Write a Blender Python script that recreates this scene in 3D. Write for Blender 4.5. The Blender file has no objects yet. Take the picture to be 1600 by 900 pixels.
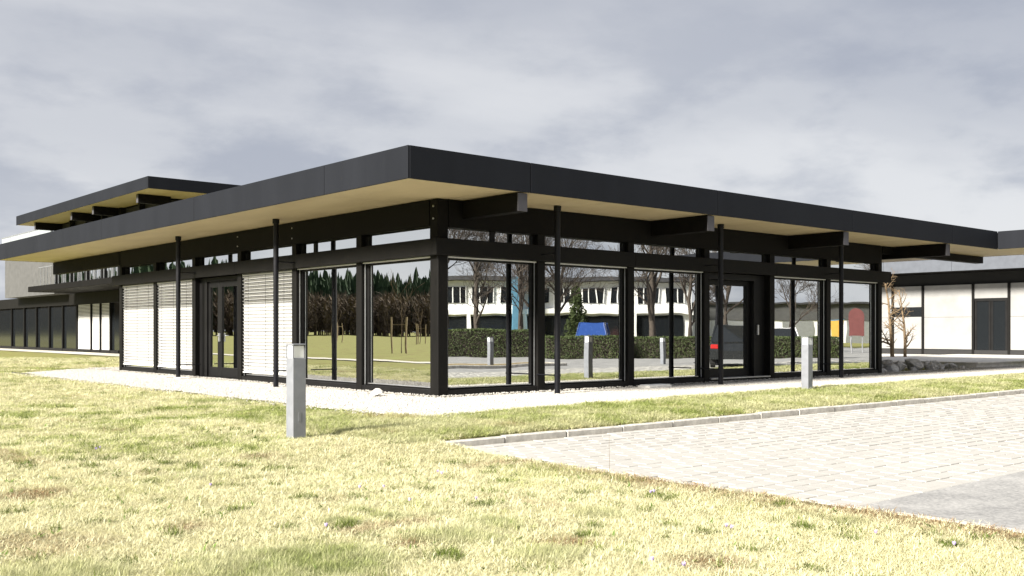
import bpy, math, random
import numpy as np
from mathutils import Vector, Matrix

random.seed(7)
RNG = np.random.default_rng(11)
scene = bpy.context.scene
COL = scene.collection
R = math.radians

# ------------------------------------------------------------------ camera, sky, sun, exposure
# world frame: X runs along the shaded long facade, Y along the sunlit facade, origin at the foot of the corner post
CAM = (-10.60, -14.27, 1.20)
cd = bpy.data.cameras.new('camera')
cd.sensor_width = 36.0
cd.lens = 1574 / 1600 * 36.0
cd.shift_y = 68 / 1600
cd.clip_end = 6000
cam = bpy.data.objects.new('camera', cd)
cam.location = CAM
cam.rotation_euler = (R(90), 0, R(-40.83))
COL.objects.link(cam)
scene.camera = cam

SUN_DIR = Vector((-0.86, -0.09, 0.50)).normalized()      # towards the sun
SUN_EL = math.asin(SUN_DIR.z)
world = bpy.data.worlds.new('World')
scene.world = world
world.use_nodes = True
wt = world.node_tree
for n in list(wt.nodes):
    wt.nodes.remove(n)


def wn(t, **kw):
    n = wt.nodes.new(t)
    for k, v in kw.items():
        setattr(n, k, v)
    return n


def wmath(op, a, b=None, c=None):
    n = wn('ShaderNodeMath', operation=op)
    for i, v in enumerate((a, b, c)):
        if v is None:
            continue
        if isinstance(v, (int, float)):
            n.inputs[i].default_value = v
        else:
            wt.links.new(v, n.inputs[i])
    return n.outputs[0]


w_out = wn('ShaderNodeOutputWorld')
w_bg = wn('ShaderNodeBackground')
w_bg.inputs['Strength'].default_value = 0.10
sky = wn('ShaderNodeTexSky', sky_type='NISHITA')
sky.sun_disc = False
sky.sun_elevation = SUN_EL
sky.sun_rotation = math.atan2(SUN_DIR.x, SUN_DIR.y)
sky.dust_density = 2.0
tc = wn('ShaderNodeTexCoord')
sep = wn('ShaderNodeSeparateXYZ')
wt.links.new(tc.outputs['Generated'], sep.inputs[0])
zc = wmath('MAXIMUM', sep.outputs[2], 0.0)
den = wmath('ADD', zc, 0.12)
px = wmath('DIVIDE', sep.outputs[0], den)
py = wmath('DIVIDE', sep.outputs[1], den)
comb = wn('ShaderNodeCombineXYZ')
wt.links.new(px, comb.inputs[0])
wt.links.new(py, comb.inputs[1])
comb.inputs[2].default_value = 3.7
mapn = wn('ShaderNodeMapping')
mapn.inputs['Rotation'].default_value = (0, 0, R(38))
mapn.inputs['Scale'].default_value = (0.50, 1.0, 1.0)
mapn.inputs['Location'].default_value = (1.3, 0.4, 0)
wt.links.new(comb.outputs[0], mapn.inputs[0])
n1 = wn('ShaderNodeTexNoise')
n1.inputs['Scale'].default_value = 0.75
n1.inputs['Detail'].default_value = 7
n1.inputs['Roughness'].default_value = 0.52
n1.inputs['Distortion'].default_value = 0.35
wt.links.new(mapn.outputs[0], n1.inputs['Vector'])
n2 = wn('ShaderNodeTexNoise')                       # small ragged cumulus low in the sky
n2.inputs['Scale'].default_value = 5.5
n2.inputs['Detail'].default_value = 6
n2.inputs['Roughness'].default_value = 0.55
mp2 = wn('ShaderNodeMapping')
mp2.inputs['Scale'].default_value = (1, 1, 2.3)
wt.links.new(tc.outputs['Generated'], mp2.inputs[0])
wt.links.new(mp2.outputs[0], n2.inputs['Vector'])
low = wmath('SUBTRACT', 1.0, wmath('SMOOTH_MIN', wmath('MULTIPLY', zc, 2.7), 1.0, 0.2))
mixd = wmath('ADD', n1.outputs['Fac'], wmath('MULTIPLY', wmath('SUBTRACT', n2.outputs['Fac'], 0.5), wmath('MULTIPLY', low, 0.45)))
ramp = wn('ShaderNodeValToRGB')
ramp.color_ramp.interpolation = 'EASE'
e = ramp.color_ramp.elements
e[0].position = 0.38
e[0].color = (1.56, 1.67, 1.97, 1)
e[1].position = 0.62
e[1].color = (2.60, 2.65, 2.80, 1)
m_ = ramp.color_ramp.elements.new(0.48)
m_.color = (1.88, 1.97, 2.22, 1)
wt.links.new(wmath('MULTIPLY_ADD', wmath('SUBTRACT', mixd, 0.48), wmath('MULTIPLY_ADD', low, 0.5, 0.55), 0.48), ramp.inputs[0])
hz = wn('ShaderNodeMixRGB', blend_type='MIX')        # brighter veil towards the horizon
r2 = wn('ShaderNodeValToRGB')
r2.color_ramp.interpolation = 'EASE'
q_ = r2.color_ramp.elements
q_[0].position, q_[0].color = 0.36, (1.95, 2.06, 2.34, 1)
q_[1].position, q_[1].color = 0.56, (3.25, 3.28, 3.36, 1)
wt.links.new(n2.outputs['Fac'], r2.inputs[0])
wt.links.new(r2.outputs[0], hz.inputs[2])
wt.links.new(wmath('MULTIPLY', wmath('POWER', low, 1.2), 0.95), hz.inputs[0])
wt.links.new(ramp.outputs[0], hz.inputs[1])
cm = wn('ShaderNodeMixRGB', blend_type='MIX')        # thin places let a little of the clear sky through
cm.inputs[0].default_value = 0.97
wt.links.new(sky.outputs[0], cm.inputs[1])
wt.links.new(hz.outputs[0], cm.inputs[2])
wt.links.new(cm.outputs[0], w_bg.inputs['Color'])
wt.links.new(w_bg.outputs[0], w_out.inputs[0])

sd = bpy.data.lights.new('sun', 'SUN')
sd.energy = 5.0
sd.angle = R(11)
sd.color = (1.0, 0.94, 0.84)
so = bpy.data.objects.new('sun', sd)
so.rotation_euler = (-SUN_DIR).to_track_quat('-Z', 'Y').to_euler()
so.location = (-40, -30, 40)
COL.objects.link(so)

vs = scene.view_settings
vs.view_transform = 'Standard'
vs.look = 'None'
vs.gamma = 1.0
vs.use_curve_mapping = False
vs.exposure = 1.35
scene.render.engine = 'CYCLES'
scene.cycles.use_denoising = True
scene.cycles.max_bounces = 8
scene.cycles.transparent_max_bounces = 16
scene.cycles.glossy_bounces = 5
scene.cycles.caustics_reflective = False
scene.cycles.caustics_refractive = False
scene.cycles.sample_clamp_indirect = 6.0

# ------------------------------------------------------------------ materials
MATS = {}


def mat(name, col, rough=0.6, metal=0.0, spec=0.5, var=0.0, vscale=4.0, bump=0.0, bscale=40.0, col2=None, stretch=None, emit=0.0):
    """plain procedural paint / wood / stone: base colour broken up by noise, with fine relief"""
    m = bpy.data.materials.new(name)
    m.use_nodes = True
    nt = m.node_tree
    p = nt.nodes['Principled BSDF']
    p.inputs['Roughness'].default_value = rough
    p.inputs['Metallic'].default_value = metal
    p.inputs['Specular IOR Level'].default_value = spec
    p.inputs['Base Color'].default_value = (*col, 1)
    t = nt.nodes.new('ShaderNodeTexCoord')
    mp = nt.nodes.new('ShaderNodeMapping')
    if stretch:
        mp.inputs['Scale'].default_value = stretch
    nt.links.new(t.outputs['Object'], mp.inputs[0])
    if var or col2:
        n = nt.nodes.new('ShaderNodeTexNoise')
        n.inputs['Scale'].default_value = vscale
        n.inputs['Detail'].default_value = 6
        n.inputs['Roughness'].default_value = 0.6
        nt.links.new(mp.outputs[0], n.inputs['Vector'])
        r = nt.nodes.new('ShaderNodeValToRGB')
        a = r.color_ramp.elements
        a[0].position, a[1].position = 0.32, 0.68
        c2 = col2 or tuple(min(1, c * (1 + var)) for c in col)
        c1 = col if col2 else tuple(c * (1 - var) for c in col)
        a[0].color, a[1].color = (*c1, 1), (*c2, 1)
        nt.links.new(n.outputs['Fac'], r.inputs[0])
        nt.links.new(r.outputs[0], p.inputs['Base Color'])
        rr = nt.nodes.new('ShaderNodeMath')
        rr.operation = 'MULTIPLY_ADD'
        rr.inputs[1].default_value = 0.25
        rr.inputs[2].default_value = max(0.02, rough - 0.12)
        nt.links.new(n.outputs['Fac'], rr.inputs[0])
        nt.links.new(rr.outputs[0], p.inputs['Roughness'])
    if bump:
        n = nt.nodes.new('ShaderNodeTexNoise')
        n.inputs['Scale'].default_value = bscale
        n.inputs['Detail'].default_value = 5
        nt.links.new(mp.outputs[0], n.inputs['Vector'])
        b = nt.nodes.new('ShaderNodeBump')
        b.inputs['Strength'].default_value = bump
        b.inputs['Distance'].default_value = 0.02
        nt.links.new(n.outputs['Fac'], b.inputs['Height'])
        nt.links.new(b.outputs[0], p.inputs['Normal'])
    if emit:
        p.inputs['Emission Color'].default_value = (*col, 1)
        p.inputs['Emission Strength'].default_value = emit
    MATS[name] = m
    return m


mat('timber_black', (0.0062, 0.0058, 0.0054), 0.62, spec=0.15, var=0.30, vscale=5, bump=0.12, bscale=30, stretch=(1, 1, 0.25))
mat('beam_black', (0.0055, 0.005, 0.0048), 0.7, spec=0.12, var=0.3, vscale=3, bump=0.1, bscale=20)
mat('frame_black', (0.0075, 0.0073, 0.0075), 0.5, spec=0.2, var=0.2, vscale=3)
mat('fascia_metal', (0.0140, 0.0155, 0.0200), 0.6, spec=0.10, var=0.13, vscale=1.6, bump=0.03, bscale=2, stretch=(1, 1, 0.12))
mat('soffit_wood', (0.57, 0.465, 0.30), 0.6, spec=0.3, col2=(0.66, 0.55, 0.37), vscale=2.2, bump=0.05, bscale=30, stretch=(1, 0.25, 1))
mat('end_cap', (0.075, 0.072, 0.082), 0.5, spec=0.4, var=0.1)
mat('alu', (0.55, 0.56, 0.58), 0.35, metal=0.8, var=0.08)
mat('slat_white', (0.66, 0.66, 0.655), 0.45, spec=0.4, var=0.04, vscale=2)
mat('pipe_black', (0.005, 0.0052, 0.008), 0.45, spec=0.25, var=0.25, vscale=6)
mat('roof_felt', (0.10, 0.10, 0.10), 0.9, var=0.3, bump=0.3, bscale=60)
mat('room_floor', (0.10, 0.09, 0.08), 0.4, var=0.3)
mat('room_wall', (0.13, 0.125, 0.12), 0.8, var=0.1)
mat('wing_fascia', (0.10, 0.11, 0.13), 0.55, spec=0.3, var=0.1)
mat('screen_pale', (0.30, 0.33, 0.35), 0.4, var=0.1)
mat('dark_wall', (0.012, 0.012, 0.013), 0.7, var=0.3)
mat('bollard_metal', (0.20, 0.21, 0.235), 0.5, metal=0.0, spec=0.5, var=0.10, vscale=9, bump=0.05, bscale=120)
mat('lamp_opal', (0.86, 0.87, 0.88), 0.35, var=0.02)
mat('kerb_concrete', (0.50, 0.48, 0.44), 0.85, var=0.28, vscale=7, bump=0.35, bscale=90)
mat('slab_concrete', (0.64, 0.615, 0.57), 0.85, var=0.16, vscale=3, bump=0.2, bscale=80)
mat('stone_white', (0.78, 0.76, 0.72), 0.8, var=0.12, vscale=12, bump=0.4, bscale=40)
mat('slate', (0.30, 0.30, 0.305), 0.75, col2=(0.66, 0.65, 0.63), vscale=5, bump=0.8, bscale=22)
mat('panel_white', (0.26, 0.26, 0.258), 0.6, var=0.10, vscale=1.5)
mat('bark', (0.16, 0.115, 0.075), 0.9, var=0.35, vscale=14, bump=0.5, bscale=50)
mat('bark_pale', (0.20, 0.14, 0.08), 0.85, var=0.3, vscale=12, bump=0.4, bscale=50)
mat('bark_dark', (0.060, 0.048, 0.038), 0.9, var=0.35, vscale=8, bump=0.5, bscale=40)
mat('brown_wood', (0.070, 0.052, 0.034), 0.95, col2=(0.115, 0.085, 0.055), vscale=0.12)
mat('spruce', (0.016, 0.036, 0.014), 0.9, col2=(0.034, 0.065, 0.024), vscale=0.3)
mat('hedge_green', (0.035, 0.055, 0.014), 0.8, col2=(0.075, 0.10, 0.028), vscale=3)
mat('stake_wood', (0.30, 0.23, 0.14), 0.85, var=0.2)
mat('office_white', (0.78, 0.78, 0.77), 0.7, var=0.05)
mat('office_dark', (0.05, 0.05, 0.055), 0.6, var=0.2)
mat('pillar_blue', (0.08, 0.20, 0.30), 0.5, var=0.1)
mat('shed_grey', (0.085, 0.085, 0.085), 0.7, var=0.15)
mat('car_black', (0.012, 0.014, 0.016), 0.25, spec=0.6, var=0.1)
mat('car_blue', (0.015, 0.05, 0.20), 0.25, spec=0.6, var=0.05)
mat('car_red', (0.38, 0.05, 0.03), 0.3, spec=0.6, var=0.05)
mat('car_white', (0.78, 0.78, 0.78), 0.25, spec=0.6, var=0.03)
mat('car_navy', (0.02, 0.03, 0.06), 0.25, spec=0.6, var=0.05)
mat('car_glass', (0.012, 0.014, 0.016), 0.08, spec=0.7)
mat('rubber', (0.02, 0.02, 0.02), 0.9, var=0.2)
mat('sign_red', (0.10, 0.022, 0.02), 0.5, var=0.1)
mat('box_yellow', (0.42, 0.24, 0.03), 0.5, var=0.1)
mat('lamp_red', (0.4, 0.02, 0.02), 0.3)
mat('lamp_clear', (0.7, 0.72, 0.75), 0.15)
mat('crocus', (0.42, 0.33, 0.66), 0.6, col2=(0.55, 0.48, 0.74), vscale=40)
mat('crocus_stamen', (0.85, 0.42, 0.04), 0.6)
mat('plastic_white', (0.72, 0.73, 0.74), 0.5, var=0.05)
mat('island_soil', (0.20, 0.14, 0.08), 0.95, col2=(0.30, 0.25, 0.12), vscale=5, bump=0.5, bscale=30)


def glass_mat(name, mirror=0.86, tint=(0.55, 0.60, 0.56), wav=0.0016):
    m = bpy.data.materials.new(name)
    m.use_nodes = True
    nt = m.node_tree
    for n in list(nt.nodes):
        nt.nodes.remove(n)
    o = nt.nodes.new('ShaderNodeOutputMaterial')
    mx = nt.nodes.new('ShaderNodeMixShader')
    gl = nt.nodes.new('ShaderNodeBsdfGlossy')
    gl.inputs['Roughness'].default_value = 0.0
    gl.inputs['Color'].default_value = (0.93, 0.95, 0.95, 1)
    tr = nt.nodes.new('ShaderNodeBsdfTransparent')
    tr.inputs['Color'].default_value = (*tint, 1)
    lw = nt.nodes.new('ShaderNodeLayerWeight')
    lw.inputs['Blend'].default_value = 0.35
    ma = nt.nodes.new('ShaderNodeMath')
    ma.operation = 'MULTIPLY_ADD'
    ma.inputs[1].default_value = 0.45
    ma.inputs[2].default_value = mirror - 0.08
    ma.use_clamp = True
    nt.links.new(lw.outputs['Fresnel'], ma.inputs[0])
    nt.links.new(ma.outputs[0], mx.inputs[0])
    nt.links.new(tr.outputs[0], mx.inputs[1])
    nt.links.new(gl.outputs[0], mx.inputs[2])
    nt.links.new(mx.outputs[0], o.inputs[0])
    t = nt.nodes.new('ShaderNodeTexCoord')
    n = nt.nodes.new('ShaderNodeTexNoise')
    n.inputs['Scale'].default_value = 0.9
    n.inputs['Detail'].default_value = 1.5
    nt.links.new(t.outputs['Object'], n.inputs['Vector'])
    b = nt.nodes.new('ShaderNodeBump')
    b.inputs['Strength'].default_value = 1.0
    b.inputs['Distance'].default_value = wav
    nt.links.new(n.outputs['Fac'], b.inputs['Height'])
    nt.links.new(b.outputs[0], gl.inputs['Normal'])
    MATS[name] = m


glass_mat('glass')


def ground_mat(name, stops, scale, fine=60, rough=0.95, bump=0.5, bdist=0.03, obj=False):
    """mottled ground: a broad and a fine noise drive one colour ramp"""
    m = bpy.data.materials.new(name)
    m.use_nodes = True
    nt = m.node_tree
    p = nt.nodes['Principled BSDF']
    p.inputs['Roughness'].default_value = rough
    p.inputs['Specular IOR Level'].default_value = 0.15
    t = nt.nodes.new('ShaderNodeTexCoord')
    a = nt.nodes.new('ShaderNodeTexNoise')
    a.inputs['Scale'].default_value = scale
    a.inputs['Detail'].default_value = 9
    a.inputs['Roughness'].default_value = 0.68
    b = nt.nodes.new('ShaderNodeTexNoise')
    b.inputs['Scale'].default_value = fine
    b.inputs['Detail'].default_value = 4
    nt.links.new(t.outputs['Object'], a.inputs['Vector'])
    nt.links.new(t.outputs['Object'], b.inputs['Vector'])
    mx = nt.nodes.new('ShaderNodeMath')
    mx.operation = 'MULTIPLY_ADD'
    mx.inputs[1].default_value = 0.45
    nt.links.new(b.outputs['Fac'], mx.inputs[0])
    m2 = nt.nodes.new('ShaderNodeMath')
    m2.operation = 'MULTIPLY'
    m2.inputs[1].default_value = 0.55
    nt.links.new(a.outputs['Fac'], m2.inputs[0])
    nt.links.new(m2.outputs[0], mx.inputs[2])
    r = nt.nodes.new('ShaderNodeValToRGB')
    el = r.color_ramp.elements
    el[0].position, el[0].color = stops[0][0], (*stops[0][1], 1)
    el[1].position, el[1].color = stops[-1][0], (*stops[-1][1], 1)
    for pos, c in stops[1:-1]:
        q = el.new(pos)
        q.color = (*c, 1)
    nt.links.new(mx.outputs[0], r.inputs[0])
    nt.links.new(r.outputs[0], p.inputs['Base Color'])
    bp = nt.nodes.new('ShaderNodeBump')
    bp.inputs['Strength'].default_value = bump
    bp.inputs['Distance'].default_value = bdist
    nt.links.new(mx.outputs[0], bp.inputs['Height'])
    nt.links.new(bp.outputs[0], p.inputs['Normal'])
    MATS[name] = m


ground_mat('lawn_soil', [(0.34, (0.10, 0.075, 0.035)), (0.43, (0.18, 0.16, 0.06)), (0.51, (0.25, 0.245, 0.09)), (0.58, (0.20, 0.225, 0.06)), (0.68, (0.32, 0.30, 0.13))], 1.1, 38)
ground_mat('gravel_bed', [(0.36, (0.33, 0.31, 0.26)), (0.50, (0.48, 0.455, 0.40)), (0.64, (0.58, 0.555, 0.50))], 3, 70, bump=0.9, bdist=0.02)
ground_mat('asphalt', [(0.36, (0.19, 0.19, 0.192)), (0.50, (0.29, 0.288, 0.283)), (0.64, (0.40, 0.395, 0.385))], 1.6, 42, bump=0.7, bdist=0.006)
ground_mat('joint_sand', [(0.36, (0.19, 0.175, 0.135)), (0.64, (0.37, 0.345, 0.285))], 3, 60)
ground_mat('path_gravel', [(0.36, (0.48, 0.45, 0.39)), (0.64, (0.66, 0.63, 0.56))], 2, 40)


def tinted_mat(name, attr, rough=0.85, spec=0.15, trans=0.0, source='INSTANCER', nvar=0.0):
    """colour read from an attribute of each blade tuft, pebble or paver"""
    m = bpy.data.materials.new(name)
    m.use_nodes = True
    nt = m.node_tree
    p = nt.nodes['Principled BSDF']
    p.inputs['Roughness'].default_value = rough
    p.inputs['Specular IOR Level'].default_value = spec
    a = nt.nodes.new('ShaderNodeAttribute')
    a.attribute_type = source
    a.attribute_name = attr
    src = a.outputs['Color']
    if nvar:
        t = nt.nodes.new('ShaderNodeTexCoord')
        n = nt.nodes.new('ShaderNodeTexNoise')
        n.inputs['Scale'].default_value = 9
        n.inputs['Detail'].default_value = 8
        n.inputs['Roughness'].default_value = 0.7
        g = nt.nodes.new('ShaderNodeNewGeometry')
        nt.links.new(g.outputs['Position'], n.inputs['Vector'])
        mr = nt.nodes.new('ShaderNodeMapRange')
        mr.inputs[1].default_value, mr.inputs[2].default_value = 0.25, 0.75
        mr.inputs[3].default_value, mr.inputs[4].default_value = 1 - nvar, 1 + nvar
        nt.links.new(n.outputs['Fac'], mr.inputs[0])
        mu = nt.nodes.new('ShaderNodeMixRGB')
        mu.blend_type = 'MULTIPLY'
        mu.inputs[0].default_value = 1
        nt.links.new(src, mu.inputs[1])
        nt.links.new(mr.outputs[0], mu.inputs[2])
        src = mu.outputs[0]
        b = nt.nodes.new('ShaderNodeBump')
        b.inputs['Strength'].default_value = 0.35
        b.inputs['Distance'].default_value = 0.006
        n3 = nt.nodes.new('ShaderNodeTexNoise')
        n3.inputs['Scale'].default_value = 90
        nt.links.new(g.outputs['Position'], n3.inputs['Vector'])
        nt.links.new(n3.outputs['Fac'], b.inputs['Height'])
        nt.links.new(b.outputs[0], p.inputs['Normal'])
    nt.links.new(src, p.inputs['Base Color'])
    if trans:
        tl = nt.nodes.new('ShaderNodeBsdfTranslucent')
        nt.links.new(src, tl.inputs['Color'])
        mx = nt.nodes.new('ShaderNodeMixShader')
        mx.inputs[0].default_value = trans
        o = nt.nodes['Material Output']
        nt.links.new(p.outputs[0], mx.inputs[1])
        nt.links.new(tl.outputs[0], mx.inputs[2])
        nt.links.new(mx.outputs[0], o.inputs[0])
    MATS[name] = m


tinted_mat('grass_blade', 'tint', trans=0.3)
tinted_mat('pebble', 'tint')


def paver_mat():
    m = bpy.data.materials.new('paver')
    m.use_nodes = True
    nt = m.node_tree
    p = nt.nodes['Principled BSDF']
    p.inputs['Roughness'].default_value = 0.85
    p.inputs['Specular IOR Level'].default_value = 0.2
    g = nt.nodes.new('ShaderNodeNewGeometry')
    n = nt.nodes.new('ShaderNodeTexNoise')
    n.inputs['Scale'].default_value = 0.9
    n.inputs['Detail'].default_value = 9
    n.inputs['Roughness'].default_value = 0.65
    nt.links.new(g.outputs['Position'], n.inputs['Vector'])
    # one tone per stone: white noise of the stone's cell
    sn = nt.nodes.new('ShaderNodeVectorMath')
    sn.operation = 'SNAP'
    sn.inputs[1].default_value = (0.25, 0.19, 5)
    nt.links.new(g.outputs['Position'], sn.inputs[0])
    wnn = nt.nodes.new('ShaderNodeTexWhiteNoise')
    nt.links.new(sn.outputs[0], wnn.inputs['Vector'])
    ad = nt.nodes.new('ShaderNodeMath')
    ad.operation = 'MULTIPLY_ADD'
    ad.inputs[1].default_value = 0.09
    nt.links.new(wnn.outputs['Value'], ad.inputs[0])
    nt.links.new(n.outputs['Fac'], ad.inputs[2])
    r = nt.nodes.new('ShaderNodeValToRGB')
    el = r.color_ramp.elements
    el[0].position, el[0].color = 0.30, (0.375, 0.366, 0.343, 1)
    el[1].position, el[1].color = 0.80, (0.43, 0.42, 0.395, 1)
    nt.links.new(ad.outputs[0], r.inputs[0])
    nt.links.new(r.outputs[0], p.inputs['Base Color'])
    b = nt.nodes.new('ShaderNodeBump')
    b.inputs['Strength'].default_value = 0.4
    b.inputs['Distance'].default_value = 0.006
    n3 = nt.nodes.new('ShaderNodeTexNoise')
    n3.inputs['Scale'].default_value = 110
    nt.links.new(g.outputs['Position'], n3.inputs['Vector'])
    nt.links.new(n3.outputs['Fac'], b.inputs['Height'])
    nt.links.new(b.outputs[0], p.inputs['Normal'])
    MATS['paver'] = m


paver_mat()

# ------------------------------------------------------------------ mesh helpers


class MB:
    """collects shapes and links them as ONE mesh object"""

    def __init__(self):
        self.v, self.f = [], []

    def add(self, vs_, fs_):
        o = len(self.v)
        self.v += [tuple(p) for p in vs_]
        self.f += [tuple(i + o for i in f) for f in fs_]
        return self

    def box(self, x0, x1, y0, y1, z0, z1, ch=0.0, M=None):
        x0, x1 = sorted((x0, x1))
        y0, y1 = sorted((y0, y1))
        z0, z1 = sorted((z0, z1))
        c = min(ch, 0.45 * min(x1 - x0, y1 - y0, z1 - z0))
        if c <= 0:
            v = [(x, y, z) for z in (z0, z1) for y in (y0, y1) for x in (x0, x1)]
            f = [(0, 2, 3, 1), (4, 5, 7, 6), (0, 1, 5, 4), (2, 6, 7, 3), (0, 4, 6, 2), (1, 3, 7, 5)]
        else:
            v, idx = [], {}
            for sx in (0, 1):
                for sy in (0, 1):
                    for sz in (0, 1):
                        X, Y, Z = (x0, x1)[sx], (y0, y1)[sy], (z0, z1)[sz]
                        dx, dy, dz = (c, -c)[sx], (c, -c)[sy], (c, -c)[sz]
                        for ax, p in enumerate(((X, Y + dy, Z + dz), (X + dx, Y, Z + dz), (X + dx, Y + dy, Z))):
                            idx[(sx, sy, sz, ax)] = len(v)
                            v.append(p)
            f = []
            for s in (0, 1):
                q = [idx[(s, a, b, 0)] for a, b in ((0, 0), (1, 0), (1, 1), (0, 1))]
                f.append(q if s else q[::-1])
                q = [idx[(a, s, b, 1)] for a, b in ((0, 0), (1, 0), (1, 1), (0, 1))]
                f.append(q[::-1] if s else q)
                q = [idx[(a, b, s, 2)] for a, b in ((0, 0), (1, 0), (1, 1), (0, 1))]
                f.append(q if s else q[::-1])
            for a in (0, 1):
                for b in (0, 1):
                    f.append((idx[(a, b, 0, 0)], idx[(a, b, 1, 0)], idx[(a, b, 1, 1)], idx[(a, b, 0, 1)]))
                    f.append((idx[(a, 0, b, 0)], idx[(a, 1, b, 0)], idx[(a, 1, b, 2)], idx[(a, 0, b, 2)]))
                    f.append((idx[(0, a, b, 1)], idx[(1, a, b, 1)], idx[(1, a, b, 2)], idx[(0, a, b, 2)]))
                    for d in (0, 1):
                        f.append((idx[(a, b, d, 0)], idx[(a, b, d, 1)], idx[(a, b, d, 2)]))
        if M is not None:
            v = [tuple(M @ Vector(p)) for p in v]
        return self.add(v, f)

    def tube(self, pts, rad, n=10, cap=True):
        """tapered tube through pts; rad a number or one per point"""
        P = [Vector(p) for p in pts]
        rr = rad if isinstance(rad, (list, tuple)) else [rad] * len(P)
        v, f = [], []
        up = None
        for i, p in enumerate(P):
            d = (P[min(i + 1, len(P) - 1)] - P[max(i - 1, 0)])
            d = d.normalized() if d.length > 1e-9 else Vector((0, 0, 1))
            if up is None:
                up = d.orthogonal().normalized()
            up = (up - d * up.dot(d))
            up = up.normalized() if up.length > 1e-6 else d.orthogonal().normalized()
            w = d.cross(up)
            for k in range(n):
                a = 2 * math.pi * k / n
                v.append(p + (up * math.cos(a) + w * math.sin(a)) * rr[i])
        for i in range(len(P) - 1):
            for k in range(n):
                f.append((i * n + k, i * n + (k + 1) % n, (i + 1) * n + (k + 1) % n, (i + 1) * n + k))
        if cap:
            f.append(tuple(range(n))[::-1])
            f.append(tuple((len(P) - 1) * n + k for k in range(n)))
        return self.add(v, f)

    def build(self, name, material, parent=None, smooth=False, loc=None):
        me = bpy.data.meshes.new(name)
        me.from_pydata(self.v, [], self.f)
        me.validate()
        me.materials.append(MATS[material])
        if smooth:
            me.polygons.foreach_set('use_smooth', [True] * len(me.polygons))
        import bmesh
        bm = bmesh.new()
        bm.from_mesh(me)
        bmesh.ops.recalc_face_normals(bm, faces=bm.faces)
        bm.to_mesh(me)
        bm.free()
        return link(name, me, parent, loc)


def link(name, me, parent=None, loc=None):
    o = bpy.data.objects.new(name, me)
    COL.objects.link(o)
    if parent is not None:
        o.parent = parent
    if loc is not None:
        o.location = loc
    return o


def box(name, material, parent, x0, x1, y0, y1, z0, z1, ch=0.0):
    return MB().box(x0, x1, y0, y1, z0, z1, ch).build(name, material, parent)


def tag(o, label=None, cat=None, group=None, kind=None):
    if label:
        o['label'] = label
    if cat:
        o['category'] = cat
    if group:
        o['group'] = group
    if kind:
        o['kind'] = kind
    return o


def thing(name, label, cat, loc=(0, 0, 0), rz=0.0, group=None):
    o = bpy.data.objects.new(name, None)
    o.empty_display_size = 0.2
    COL.objects.link(o)
    o.location = loc
    o.rotation_euler = (0, 0, rz)
    return tag(o, label, cat, group)


def copy_tree(o, parent=None):
    c = o.copy()
    COL.objects.link(c)
    c.parent = parent
    for ch in list(o.children):
        copy_tree(ch, c)
    return c


def vnoise(x, y, s, seed):
    """lattice value noise in 0..1"""
    rg = np.random.default_rng(seed)
    T = rg.random((256, 256))
    u, v = np.asarray(x) / s, np.asarray(y) / s
    iu, iv = np.floor(u).astype(int), np.floor(v).astype(int)
    fu, fv = u - iu, v - iv
    fu, fv = fu * fu * (3 - 2 * fu), fv * fv * (3 - 2 * fv)
    g = lambda a, b: T[(iu + a) % 256, (iv + b) % 256]
    return (g(0, 0) * (1 - fu) + g(1, 0) * fu) * (1 - fv) + (g(0, 1) * (1 - fu) + g(1, 1) * fu) * fv


def smooth(e0, e1, x):
    t = np.clip((np.asarray(x, float) - e0) / (e1 - e0), 0, 1)
    return t * t * (3 - 2 * t)


# ------------------------------------------------------------------ ground
LOT_A, LOT_B = -3.98, -5.35          # lawn / paving edge and kerb line
LOT_Z = -0.085
PAVE_B = -10.32                      # paving / asphalt joint
LOT_FAR_A, LOT_FAR_B = 66.0, -47.0


def in_lot(x, y, m=0.0):
    return (x > LOT_A - m) & (y < LOT_B + 0.12 + m) & (x < LOT_FAR_A + m) & (y > LOT_FAR_B - m)


def ground_z(x, y):
    x, y = np.asarray(x, float), np.asarray(y, float)
    dip = LOT_Z * 0.92 * smooth(-7.5, -4.6, x) * smooth(-4.9, -6.6, y) * (x < 70) * (y > -60)
    und = (vnoise(x + 500, y + 500, 1.7, 3) - 0.5) * 0.035 + (vnoise(x + 500, y + 500, 0.45, 4) - 0.5) * 0.018
    und = und * smooth(0.0, 1.0, np.minimum(np.abs(x - LOT_A) * 1.2, 1.0) + 0.0)
    strip = (x > LOT_A - 0.5) & (y > LOT_B - 0.1) & (y < 0)
    hump = np.where(strip, 0.03 * smooth(LOT_B + 0.15, LOT_B + 0.9, y) * smooth(-1.9, -2.6, y), 0.0)
    return dip + und * np.where((np.abs(x) < 60) & (np.abs(y) < 60), 1.0, 0.0) + hump


def gravel_edge_y(x):
    """outer edge of the gravel strip before the shaded facade"""
    x = np.asarray(x, float)
    return -3.0 + 0.043 * (x + 2.7) + 0.05 * np.sin(x * 1.9) + 0.03 * np.sin(x * 5.3 + 1)


def gravel_edge_x(y):
    y = np.asarray(y, float)
    return -2.62 + 0.05 * np.sin(y * 1.7) + 0.03 * np.sin(y * 4.9 + 2)


def in_gravel(x, y, m=0.0):
    a = (y > gravel_edge_y(x) - m) & (y < 0.6) & (x > gravel_edge_x(y) - m) & (x < 24.0)
    b = (x > gravel_edge_x(y) - m) & (x < 0.6) & (y > -3.0 - m) & (y < 16.1 + m)
    c = (x > -2.5 + 0.9 * np.maximum(y - 16.0, 0) - m) & (x < 16) & (y >= 15) & (y < 18.2 + m)
    return a | b | c


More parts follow.
